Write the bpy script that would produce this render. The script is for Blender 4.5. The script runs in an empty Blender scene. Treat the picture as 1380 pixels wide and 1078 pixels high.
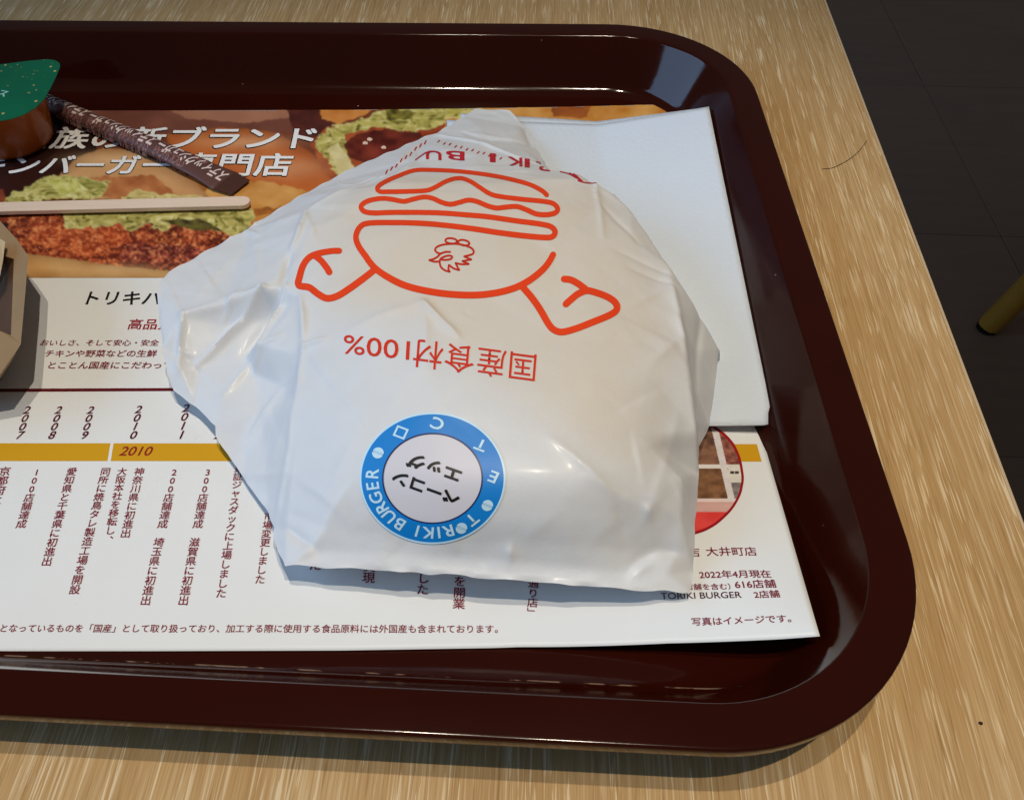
import bpy, bmesh, math, random
import numpy as np
from mathutils import Vector, Matrix
from mathutils.geometry import delaunay_2d_cdt
from mathutils.bvhtree import BVHTree

random.seed(4)
S = bpy.context.scene
COL = S.collection
MM = 0.001

# ------------------------------------------------------------------ camera
CAM_H = 205.0                                    # mm above the table top
F_PX, CX, CY = 1201.70, 560.86, 576.14           # focal length and optical axis in pixels of the 1380 px wide photo
PITCH, YAW, ROLL = (math.radians(a) for a in (50.680, 5.110, 2.106))
def _rot(p, y, r):
    cp, sp, cy, sy, cr, sr = math.cos(p), math.sin(p), math.cos(y), math.sin(y), math.cos(r), math.sin(r)
    return (np.array([[cr, sr, 0], [-sr, cr, 0], [0, 0, 1]])
            @ np.array([[1, 0, 0], [0, -sp, -cp], [0, cp, -sp]])
            @ np.array([[cy, sy, 0], [-sy, cy, 0], [0, 0, 1]]))
R = _rot(PITCH, YAW, ROLL)
cam = bpy.data.cameras.new('camera')
cam.sensor_fit = 'HORIZONTAL'; cam.sensor_width = 36
cam.lens = F_PX * 36 / 1380
cam.shift_x = (690 - CX) / 1380
cam.shift_y = (CY - 539) / 1380
cam.clip_start = 0.005; cam.clip_end = 50
camo = bpy.data.objects.new('camera', cam); COL.objects.link(camo)
M = Matrix.Identity(4)
for i in range(3):
    M[i][0], M[i][1], M[i][2] = R[0][i], -R[1][i], -R[2][i]
M.translation = (0, 0, CAM_H * MM)
camo.matrix_world = M
S.camera = camo

# ------------------------------------------------------------------ world, lamps, exposure
w = bpy.data.worlds.new('World'); S.world = w; w.use_nodes = True
w.node_tree.nodes['Background'].inputs[0].default_value = (0.80, 0.76, 0.74, 1)
w.node_tree.nodes['Background'].inputs[1].default_value = 0.08
S.view_settings.view_transform = 'Standard'; S.view_settings.look = 'None'
S.view_settings.exposure = 0; S.view_settings.gamma = 1

def spot(name, loc, aim, power, color, size, blend, radius):
    l = bpy.data.lights.new(name, 'SPOT'); l.energy = power; l.color = color
    l.spot_size = math.radians(size); l.spot_blend = blend; l.shadow_soft_size = radius
    o = bpy.data.objects.new(name, l); COL.objects.link(o); o.location = [c * MM for c in loc]
    o.rotation_euler = (Vector(aim) - Vector(loc)).to_track_quat('-Z', 'Y').to_euler(); return o
def area(name, loc, aim, power, color, sx, sy):
    l = bpy.data.lights.new(name, 'AREA'); l.energy = power; l.color = color; l.shape = 'RECTANGLE'
    l.size = sx; l.size_y = sy
    o = bpy.data.objects.new(name, l); COL.objects.link(o); o.location = [c * MM for c in loc]
    o.rotation_euler = (Vector(aim) - Vector(loc)).to_track_quat('-Z', 'Y').to_euler(); return o
# two ceiling downlights (every edge in the photo throws two sharp shadows); the blue fill is a window on the left
spot('downlight', (200, -70, 1500), (60, 80, 0), 36.5, (1.0, 0.89, 0.71), 37, 1.0, 0.010)
spot('downlight', (-55, 125, 1500), (50, 80, 0), 32.5, (1.0, 0.89, 0.71), 37, 1.0, 0.010)

area('window_light', (-1750, -60, 950), (0, 200, 0), 24, (0.36, 0.63, 1.0), 1.6, 1.3)

# ------------------------------------------------------------------ helpers
def un(px, py, z):
    """photo pixel + height (mm) -> point in the room (mm)"""
    px, py, z = np.broadcast_arrays(np.asarray(px, float), np.asarray(py, float), np.asarray(z, float))
    d = np.stack([(px - CX) / F_PX, (py - CY) / F_PX, np.ones_like(px)], -1) @ R
    t = (z - CAM_H) / d[..., 2]
    return np.stack([d[..., 0] * t, d[..., 1] * t, z], -1)
def on(zf, px, py, off=0.0):
    z = np.full(np.shape(px), 3.0)
    for _ in range(25):
        p = un(px, py, z + off); z = 0.5 * z + 0.5 * zf(p[..., 0], p[..., 1])
    p = un(px, py, z + off); return p
def hash2(ix, iy, seed):
    h = (ix.astype(np.int64) * 374761393 + iy.astype(np.int64) * 668265263 + seed * 974634777) & 0xffffffff
    h = ((h ^ (h >> 13)) * 1274126177) & 0xffffffff
    return ((h ^ (h >> 16)) & 0xffff) / 65535.0
def vnoise(x, y, seed=0):
    x = np.asarray(x, float); y = np.asarray(y, float)
    ix, iy = np.floor(x), np.floor(y); fx, fy = x - ix, y - iy
    fx = fx * fx * (3 - 2 * fx); fy = fy * fy * (3 - 2 * fy)
    a = hash2(ix, iy, seed); b = hash2(ix + 1, iy, seed); c = hash2(ix, iy + 1, seed); d = hash2(ix + 1, iy + 1, seed)
    return (a * (1 - fx) + b * fx) * (1 - fy) + (c * (1 - fx) + d * fx) * fy
def fbm(x, y, seed=0, o=4):
    r = 0; a = 0.5
    for k in range(o):
        r = r + a * vnoise(x * 2 ** k, y * 2 ** k, seed + k); a *= 0.5
    return r / (1 - 0.5 ** o)
def inpoly(x, y, poly):
    x = np.asarray(x, float); y = np.asarray(y, float); r = np.zeros(x.shape, bool); n = len(poly)
    for i in range(n):
        x0, y0 = poly[i][:2]; x1, y1 = poly[(i + 1) % n][:2]
        if y0 == y1: continue
        c = ((y0 > y) != (y1 > y)) & (x < (x1 - x0) * (y - y0) / (y1 - y0) + x0)
        r ^= c
    return r
def segdist(x, y, ax, ay, bx, by):
    dx, dy = bx - ax, by - ay; L = dx * dx + dy * dy + 1e-12
    t = np.clip(((x - ax) * dx + (y - ay) * dy) / L, 0, 1)
    return np.hypot(x - ax - t * dx, y - ay - t * dy), t
def catmull(pts, step):
    P = [np.array(p, float) for p in pts]; P = [2 * P[0] - P[1]] + P + [2 * P[-1] - P[-2]]; out = []
    for i in range(1, len(P) - 2):
        a, b, c, d = P[i - 1:i + 3]; n = max(1, int(np.hypot(*(c - b)[:2]) / step))
        for k in range(n):
            t = k / n
            out.append(0.5 * (2 * b + (c - a) * t + (2 * a - 5 * b + 4 * c - d) * t * t + (3 * b - a - 3 * c + d) * t ** 3))
    out.append(P[-2]); return np.array(out)
def s2l(c):
    c = np.asarray(c, float) / 255.0
    return np.where(c <= 0.04045, c / 12.92, ((c + 0.055) / 1.055) ** 2.4)

def obj(name, verts, faces, mat, parent=None, smooth=True, mats=None, fmat=None):
    me = bpy.data.meshes.new(name)
    v = np.asarray(verts, float) * MM
    me.from_pydata([tuple(q) for q in v], [], [tuple(int(i) for i in f) for f in faces])
    for m in (mats or [mat]): me.materials.append(m)
    if fmat is not None: me.polygons.foreach_set('material_index', np.asarray(fmat, dtype=np.int32))
    me.polygons.foreach_set('use_smooth', [smooth] * len(me.polygons)); me.update()
    o = bpy.data.objects.new(name, me); COL.objects.link(o)
    if parent: o.parent = parent
    return o
def tag(o, label, cat, group=None):
    o['label'] = label; o['category'] = cat
    if group: o['group'] = group
    return o
def thing(name, label, cat, loc=(0, 0, 0), group=None):
    o = bpy.data.objects.new(name, None); COL.objects.link(o)
    o.empty_display_size = 0.01
    return tag(o, label, cat, group)
def sharp(o, deg=40):
    bm = bmesh.new(); bm.from_mesh(o.data)
    bmesh.ops.recalc_face_normals(bm, faces=bm.faces)
    for e in bm.edges:
        if len(e.link_faces) == 2 and e.calc_face_angle(0) > math.radians(deg): e.smooth = False
    bm.to_mesh(o.data); bm.free(); return o
def bevel(o, width, seg=2):
    bm = bmesh.new(); bm.from_mesh(o.data)
    bmesh.ops.recalc_face_normals(bm, faces=bm.faces)
    ed = [e for e in bm.edges if len(e.link_faces) == 2 and e.calc_face_angle(0) > 0.6]
    bmesh.ops.bevel(bm, geom=ed, offset=width * MM, segments=seg, affect='EDGES', profile=0.5)
    bm.to_mesh(o.data); bm.free()
    return sharp(o, 50)
def prism(outline, z0, z1):
    """outline of (x, y); z0/z1 numbers or lists"""
    n = len(outline)
    z0 = [z0] * n if np.isscalar(z0) else list(z0); z1 = [z1] * n if np.isscalar(z1) else list(z1)
    v = [(x, y, b) for (x, y), b in zip(outline, z0)] + [(x, y, t) for (x, y), t in zip(outline, z1)]
    f = [tuple(range(n, 2 * n)), tuple(range(n - 1, -1, -1))] + [(i, (i + 1) % n, n + (i + 1) % n, n + i) for i in range(n)]
    return v, f
def tube(path, radii, n=12, cap=True):
    path = [np.array(p, float) for p in path]; v = []; f = []
    radii = [radii] * len(path) if np.isscalar(radii) else radii
    for i, p in enumerate(path):
        t = path[min(i + 1, len(path) - 1)] - path[max(i - 1, 0)]; t /= np.linalg.norm(t)
        a = np.cross(t, [0.13, 0.31, 1.0]); a /= np.linalg.norm(a); b = np.cross(t, a)
        for k in range(n):
            q = 2 * math.pi * k / n; v.append(p + radii[i] * (math.cos(q) * a + math.sin(q) * b))
    for i in range(len(path) - 1):
        for k in range(n):
            f.append((i * n + k, i * n + (k + 1) % n, (i + 1) * n + (k + 1) % n, (i + 1) * n + k))
    if cap: f += [tuple(range(n - 1, -1, -1)), tuple(range((len(path) - 1) * n, len(path) * n))]
    return v, f

# ------------------------------------------------------------------ materials
class NT:
    def __init__(s, name):
        s.m = bpy.data.materials.new(name); s.m.use_nodes = True
        s.t = s.m.node_tree; s.b = s.t.nodes['Principled BSDF']
    def n(s, typ, **kw):
        nd = s.t.nodes.new(typ)
        for k, v in kw.items(): setattr(nd, k, v)
        return nd
    def l(s, a, b): s.t.links.new(a, b)
    def set(s, **kw):
        for k, v in kw.items():
            i = s.b.inputs[k.replace('_', ' ')]
            i.default_value = (*v, 1) if isinstance(v, (tuple, list, np.ndarray)) and len(v) == 3 else v
        return s
    def coord(s, scale=(1, 1, 1), rot=(0, 0, 0), kind='Object'):
        tc = s.n('ShaderNodeTexCoord'); mp = s.n('ShaderNodeMapping')
        mp.inputs['Scale'].default_value = scale; mp.inputs['Rotation'].default_value = rot
        s.l(tc.outputs[kind], mp.inputs[0]); return mp.outputs[0]
    def noise(s, vec, scale, detail=4, rough=0.55, dist=0):
        nd = s.n('ShaderNodeTexNoise'); nd.inputs['Scale'].default_value = scale
        nd.inputs['Detail'].default_value = detail; nd.inputs['Roughness'].default_value = rough
        nd.inputs['Distortion'].default_value = dist
        s.l(vec, nd.inputs['Vector']); return nd.outputs['Fac']
    def ramp(s, fac, stops, interp='LINEAR'):
        nd = s.n('ShaderNodeValToRGB'); e = nd.color_ramp.elements; nd.color_ramp.interpolation = interp
        while len(e) < len(stops): e.new(0.5)
        for q, (p, c) in zip(e, stops):
            q.position = p; q.color = (*c, 1) if np.ndim(c) else (c, c, c, 1)
        s.l(fac, nd.inputs[0]); return nd.outputs[0]
    def mix(s, fac, a, b, mode='MIX'):
        nd = s.n('ShaderNodeMix', data_type='RGBA', blend_type=mode)
        for i, v in ((0, fac), (6, a), (7, b)):
            if hasattr(v, 'is_linked'): s.l(v, nd.inputs[i])
            else: nd.inputs[i].default_value = v if np.isscalar(v) else (*v, 1)
        return nd.outputs[2]
    def bump(s, h, strength=0.2, dist=0.001):
        nd = s.n('ShaderNodeBump'); nd.inputs['Strength'].default_value = strength; nd.inputs['Distance'].default_value = dist
        s.l(h, nd.inputs['Height']); s.l(nd.outputs[0], s.b.inputs['Normal'])

def simple(name, srgb, rough=0.6, spec=0.4, k=1.0, metal=0.0, noise=0.0, nscale=200):
    m = NT(name); c = s2l(srgb) * k
    m.set(Roughness=rough, Metallic=metal); m.b.inputs['Specular IOR Level'].default_value = spec
    if noise:
        v = m.coord(); f = m.noise(v, nscale, 5)
        m.l(m.mix(f, tuple(c * (1 - noise)), tuple(np.minimum(1, c * (1 + noise)))), m.b.inputs['Base Color'])
    else: m.set(Base_Color=tuple(c))
    return m.m

TB = math.radians(-2.83); TP = math.radians(2.565)
# oak laminate
def oak():
    m = NT('oak_laminate')
    v = m.coord(rot=(0, 0, -TB))
    def sc(sx, sy):
        mp = m.n('ShaderNodeMapping'); mp.inputs['Scale'].default_value = (sx, sy, 40); m.l(v, mp.inputs[0]); return mp.outputs[0]
    broad = m.noise(sc(70, 5), 1.0, 4, 0.5, 0.4)
    base = m.ramp(broad, [(0.3, s2l((178, 143, 96))), (0.55, s2l((191, 157, 110))), (0.75, s2l((203, 172, 128)))])
    fine = m.noise(sc(2200, 28), 1.0, 4, 0.65)
    base = m.mix(m.ramp(fine, [(0.38, 0.0), (0.72, 0.7)]), base, s2l((150, 114, 70)))
    # pale lime filled pores: short broken streaks along the grain, gathered on growth lines
    st = m.noise(sc(1900, 60), 1.0, 2, 0.4, 0.15)
    gate = m.noise(sc(380, 9), 1.0, 2, 0.6)
    pore = m.ramp(st, [(0.535, 0.0), (0.585, 0.85)])
    gt = m.ramp(gate, [(0.44, 0.04), (0.60, 0.9)])
    pm = m.mix(1.0, pore, gt, 'MULTIPLY')
    line = m.ramp(m.noise(sc(900, 9), 1.0, 2, 0.5, 0.1), [(0.57, 0.0), (0.64, 0.36)])
    base = m.mix(line, base, s2l((214, 188, 148)))
    base = m.mix(pm, base, s2l((224, 204, 170)))
    dk = m.ramp(m.noise(sc(1300, 50), 1.0, 2, 0.5), [(0.60, 0.0), (0.70, 0.45)])
    base = m.mix(dk, base, s2l((134, 98, 58)))
    m.l(base, m.b.inputs['Base Color'])
    m.set(Roughness=0.7); m.b.inputs['Specular IOR Level'].default_value = 0.12
    m.bump(pm, 0.10, 0.0003); return m.m
M_OAK = oak()
M_EDGE = simple('edge_band', (196, 172, 138), 0.5, noise=0.12, nscale=90)
M_EDGE_D = simple('edge_band_side', (60, 40, 26), 0.5, noise=0.2, nscale=60)
# glossy brown tray with dust and fine scratches
def traymat():
    m = NT('brown_tray_plastic'); v = m.coord()
    n1 = m.noise(v, 30, 5)
    base = m.mix(n1, s2l((38, 8, 3)), s2l((48, 11, 4)))
    vo = m.n('ShaderNodeTexVoronoi'); vo.inputs['Scale'].default_value = 120; m.l(v, vo.inputs['Vector'])
    dust = m.ramp(vo.outputs['Distance'], [(0.03, 1.0), (0.055, 0.0)])
    gate = m.ramp(m.noise(v, 45, 2), [(0.55, 0.0), (0.60, 1.0)])
    d = m.mix(1.0, dust, gate, 'MULTIPLY')
    base = m.mix(d, base, (0.32, 0.25, 0.18))
    # worn pale scuffs along the near edge of the tray floor
    sx = m.n('ShaderNodeSeparateXYZ'); m.l(v, sx.inputs[0])
    zlow = m.n('ShaderNodeMath', operation='LESS_THAN'); m.l(sx.outputs['Z'], zlow.inputs[0]); zlow.inputs[1].default_value = 0.006
    for yk, wd, lo in ((0.0883, 0.00022, 0.50), (0.0872, 0.0001, 0.60)):
        a = m.n('ShaderNodeMath', operation='SUBTRACT'); m.l(sx.outputs['Y'], a.inputs[0]); a.inputs[1].default_value = yk
        b = m.n('ShaderNodeMath', operation='ABSOLUTE'); m.l(a.outputs[0], b.inputs[0])
        c = m.n('ShaderNodeMath', operation='LESS_THAN'); m.l(b.outputs[0], c.inputs[0]); c.inputs[1].default_value = wd
        g = m.ramp(m.noise(m.coord((150, 400, 1)), 1.0, 3, 0.6), [(lo, 0.0), (lo + 0.08, 0.7)])
        base = m.mix(m.mix(1.0, m.mix(1.0, c.outputs[0], g, 'MULTIPLY'), zlow.outputs[0], 'MULTIPLY'), base, (0.26, 0.17, 0.11))
    m.l(base, m.b.inputs['Base Color'])
    sm = m.noise(v, 14, 4)
    r = m.ramp(sm, [(0.3, 0.07), (0.75, 0.15)]); m.l(r, m.b.inputs['Roughness'])
    m.b.inputs['Specular IOR Level'].default_value = 0.36
    scr = m.noise(m.coord((40, 900, 40), (0, 0, 0.5)), 1.0, 2, 0.5)
    m.bump(m.mix(m.ramp(scr, [(0.62, 0.0), (0.68, 1.0)]), m.noise(v, 420, 2), (0.8, 0.8, 0.8)), 0.06, 0.0002); return m.m
M_TRAY = traymat()
def papermat(name, srgb, rough=0.55, dimple=0, k=1.0):
    m = NT(name); v = m.coord(); c = s2l(srgb) * k
    f = m.noise(v, 60, 4)
    m.l(m.mix(f, tuple(c * 0.97), tuple(np.minimum(1, c * 1.02))), m.b.inputs['Base Color'])
    m.set(Roughness=rough); m.b.inputs['Specular IOR Level'].default_value = 0.3
    if dimple:
        vo = m.n('ShaderNodeTexVoronoi'); vo.inputs['Scale'].default_value = dimple; m.l(v, vo.inputs['Vector'])
        m.bump(vo.outputs['Distance'], 0.25, 0.0005)
    else: m.bump(m.noise(v, 900, 2), 0.06, 0.0002)
    return m.m
M_PAPER = papermat('placemat_paper', (224, 226, 228), 0.42)
M_NAPKIN = papermat('napkin_tissue', (208, 217, 230), 0.85, dimple=650)
def vcol(name, rough=0.42):
    m = NT(name); a = m.n('ShaderNodeAttribute'); a.attribute_name = 'ink'
    m.l(a.outputs['Color'], m.b.inputs['Base Color']); m.set(Roughness=rough)
    m.b.inputs['Specular IOR Level'].default_value = 0.3; return m.m
M_PRINT = vcol('offset_photo_print')
INK = {}
def ink(srgb, rough=0.45):
    if srgb not in INK: INK[srgb] = simple('ink_%02x%02x%02x' % srgb, srgb, rough, 0.3)
    return INK[srgb]
MAROON, BLACK, RED, WHITE = (122, 24, 52), (14, 12, 14), (150, 16, 40), (236, 234, 234)
ORANGE = (226, 66, 26)

# ------------------------------------------------------------------ table, floor, chair
tdir = np.array([-math.sin(TB), math.cos(TB)]); tnrm = np.array([math.cos(TB), math.sin(TB)])
E0 = un(1113.7, 0, 0)[:2]
def tpt(a, b): q = E0 + tdir * a - tnrm * b; return (q[0], q[1])
table = thing('oak_table', 'pale oak laminate table top with brown tray on it', 'table')
A0, A1, WID = -620, 330, 700
v, f = prism([tpt(A0, WID), tpt(A0, 1.2), tpt(A1, 1.2), tpt(A1, WID)], -26, 0)
bevel(obj('table_top', v, f, M_OAK, table, smooth=False), 0.25, 1)
v, f = prism([tpt(A0, 1.19), tpt(A0, 0.25), tpt(A1, 0.25), tpt(A1, 1.19)], -26, -0.05)
bevel(obj('edge_band', v, f, M_EDGE, table, smooth=False), 0.25, 2)
v, f = prism([tpt(A0, 40), tpt(A0, 0.9), tpt(A1, 0.9), tpt(A1, 40)], -40, -26.1)
obj('apron', v, f, M_EDGE_D, table, smooth=False)
pc = tpt(-150, 350)
v, f = tube([(pc[0], pc[1], -708), (pc[0], pc[1], -26.2)], 35, 24); obj('pedestal', v, f, M_EDGE_D, table)
v, f = tube([(pc[0], pc[1], -719.5), (pc[0], pc[1], -708)], 240, 40); sharp(obj('base_plate', v, f, M_EDGE_D, table))

def floormat():
    m = NT('dark_floor_tile'); v = m.coord()
    a = m.noise(v, 3.0, 6, 0.6); b = m.noise(m.coord((1, 9, 1)), 5.0, 5, 0.6)
    c = m.mix(b, s2l((124, 100, 84)), s2l((152, 126, 108))); c = m.mix(m.ramp(a, [(0.3, 0.0), (0.7, 0.6)]), c, s2l((120, 102, 90)))
    m.l(c, m.b.inputs['Base Color']); m.set(Roughness=0.5); m.b.inputs['Specular IOR Level'].default_value = 0.35
    m.bump(m.noise(v, 60, 4), 0.08, 0.001); return m.m
M_FLOOR = floormat(); M_GROUT = simple('floor_grout', (100, 80, 68), 0.8)
FZ = -720.0
v, f = prism([(-3000, -3000), (4000, -3000), (4000, 5000), (-3000, 5000)], FZ - 60, FZ - 1.0)
floor = obj('floor', v, f, M_GROUT, smooth=False); floor['kind'] = 'structure'
ang = math.radians(-1.5); tile_me = None; T = 450
for i in range(-1, 4):
    for j in range(-2, 5):
        if tile_me is None:
            h = T / 2 - 0.6
            v, f = prism([(-h, -h), (h, -h), (h, h), (-h, h)], -6, 0)
            o = bevel(obj('floor_tile', v, f, M_FLOOR, floor, smooth=False), 0.6, 1); tile_me = o.data
        else:
            o = bpy.data.objects.new('floor_tile', tile_me); COL.objects.link(o); o.parent = floor
        x = (i + 0.5) * T; y = (j + 0.5) * T
        o.location = ((838 + x * math.cos(ang) - y * math.sin(ang)) * MM, (1185 + x * math.sin(ang) + y * math.cos(ang)) * MM,
                      (FZ + random.uniform(-0.3, 0.3)) * MM)
        o.rotation_euler = (0, 0, ang)

M_CHAIR = simple('olive_varnished_wood', (186, 140, 52), 0.4, noise=0.25, nscale=30)
M_FOOT = simple('rubber_foot', (16, 15, 14), 0.7)
chair = thing('wooden_stool', 'brass yellow stool standing on dark floor, one leg at right edge', 'stool')
sc_ = np.array([996.0, 1017.0])
legs = []
f0 = un(1330, 443, FZ)
off = np.array([f0[0], f0[1]]) - sc_
for k in range(4):
    c_, s_ = math.cos(k * math.pi / 2), math.sin(k * math.pi / 2)
    d = np.array([off[0] * c_ - off[1] * s_, off[0] * s_ + off[1] * c_])
    a = np.array([*(sc_ + d), FZ + 4]); b = np.array([*(sc_ + d * 0.5), FZ + 430])
    v, f = tube([a, a + (b - a) * 0.02, a + (b - a) * 0.5, b], [15, 16, 18, 20], 20)
    lg = sharp(obj('leg', v, f, M_CHAIR, chair))
    v, f = tube([a + [0, 0, -4], a + [0, 0, 1.5]], [14.6, 15.3], 20); sharp(obj('foot_cap', v, f, M_FOOT, lg))
v, f = tube([(*sc_, FZ + 425), (*sc_, FZ + 430), (*sc_, FZ + 452), (*sc_, FZ + 458)], [180, 186, 186, 178], 48)
sharp(obj('seat', v, f, M_CHAIR, chair))

# ------------------------------------------------------------------ tray
TX1, TY0, TY1, TW, TR_ = 105.3, 67.0, 369.5, 420.0, 53.0
TCX, TCY = TX1 - TW / 2, (TY0 + TY1) / 2; THX, THY = TW / 2, (TY1 - TY0) / 2
def tray_d(x, y):
    qx = np.abs(x - TCX) - (THX - TR_); qy = np.abs(y - TCY) - (THY - TR_)
    return TR_ - (np.hypot(np.maximum(qx, 0), np.maximum(qy, 0)) + np.minimum(np.maximum(qx, qy), 0))
TOPP = [(0, 21.2), (0.06, 21.6), (0.2, 21.9), (0.45, 22.1), (0.8, 22.18), (1.2, 22.2), (5, 22.24), (9.4, 22.24), (9.9, 22.16), (10.25, 21.9), (10.5, 21.5),
        (15, 13.2), (18.6, 6.4), (19.4, 5.2), (20.4, 4.3), (21.6, 3.6), (23.2, 3.0), (25.5, 2.6), (29, 2.5)]
def tray_z(x, y):
    d = tray_d(x, y); return np.interp(d, [p[0] for p in TOPP], [p[1] for p in TOPP])
def ring(d, nc=20):
    r = max(TR_ - d, 3.0); hx, hy = THX - d, THY - d; out = []
    for (sx, sy, a0) in ((1, 1, 0), (-1, 1, 90), (-1, -1, 180), (1, -1, 270)):
        cx, cy = TCX + sx * (hx - r), TCY + sy * (hy - r)
        for k in range(nc + 1):
            a = math.radians(a0 + 90 * k / nc); out.append((cx + r * math.cos(a), cy + r * math.sin(a)))
    return out
prof = [(26, 0.5), (21, 0.9), (18.6, 2.0), (17.2, 4.2), (11.4, 16.5), (10.2, 19.2), (9, 20.2), (3.2, 20.2), (2.4, 19.4), (2.1, 18.0), (2.0, 17.2), (1.6, 16.8), (1.0, 16.8), (0.65, 17.2), (0.2, 18.6)] + TOPP
vv = []; ff = []; n = len(ring(0))
for d, z in prof: vv += [(x, y, z) for x, y in ring(d)]
for i in range(len(prof) - 1):
    for k in range(n): ff.append((i * n + k, i * n + (k + 1) % n, (i + 1) * n + (k + 1) % n, (i + 1) * n + k))
ff.append(tuple((len(prof) - 1) * n + k for k in range(n))); ff.append(tuple(n - 1 - k for k in range(n)))
tray = sharp(obj('serving_tray', vv, ff, M_TRAY), 50)
tag(tray, 'glossy dark brown plastic serving tray with rounded corners lying on oak table', 'tray')

# ------------------------------------------------------------------ placemat
def pz(x, y):
    # flat on the tray floor, its near right corner riding up the tray wall
    g = np.clip(1 - np.hypot(np.asarray(x) - 84, np.asarray(y) - 97) / 78, 0, 1)
    return 3.2 + 13.0 * g ** 1.7
ex = np.array([math.cos(TP), math.sin(TP)]); ey = np.array([-math.sin(TP), math.cos(TP)])
bot_px = [(1105, 857), (1050, 861), (900, 866.5), (700, 871.5), (460, 876.2), (200, 877), (0, 877)]
top_px = [(897.5, 141), (760, 144.5), (600, 147), (460, 148.6), (200, 149.5), (0, 149)]
botw = on(pz, *np.array(bot_px, float).T)[:, :2]; topw = on(pz, *np.array(top_px, float).T)[:, :2]
def edge(pw, s):
    c = np.r_[0, np.cumsum(np.hypot(*np.diff(pw, axis=0).T))]
    q = np.stack([np.interp(s, c, pw[:, 0]), np.interp(s, c, pw[:, 1])], -1)
    ext = np.maximum(s - c[-1], 0)[:, None]; return q - ext * ex
ss = np.unique(np.r_[np.linspace(0, 90, 70), np.linspace(90, 300, 60), np.linspace(300, 364, 6)])
tt = np.unique(np.r_[np.linspace(0, 0.4, 70), np.linspace(0.4, 1, 50)])
b, t = edge(botw, ss), edge(topw, ss)
G = b[None] * (1 - tt[:, None, None]) + t[None] * tt[:, None, None]
rq = np.linspace(0, 1, 200); rpt = on(pz, 1105 + (897.5 - 1105) * rq, 857 + (141 - 857) * rq)[:, :2]     # the right hand edge as it lies
rc = np.r_[0, np.cumsum(np.hypot(*np.diff(rpt, axis=0).T))]; rc /= rc[-1]
redge = np.stack([np.interp(tt, rc, rpt[:, 0]), np.interp(tt, rc, rpt[:, 1])], -1)
G = G + (redge - G[:, 0])[:, None] * np.exp(-(ss / 30.0) ** 2)[None, :, None]
gz = pz(G[..., 0], G[..., 1])
V = np.concatenate([G, gz[..., None]], -1).reshape(-1, 3); nu = len(ss)
F = [(j * nu + i, (j + 1) * nu + i, (j + 1) * nu + i + 1, j * nu + i + 1) for j in range(len(tt) - 1) for i in range(nu - 1)]
mat_o = obj('placemat', V, F, M_PAPER)
so = mat_o.modifiers.new('thickness', 'SOLIDIFY'); so.thickness = 0.0001; so.offset = -1
# the solidify normal should leave the printed face where it is
tag(mat_o, 'white printed paper placemat with burger photo and timeline under the wrapped burger', 'placemat')

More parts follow.
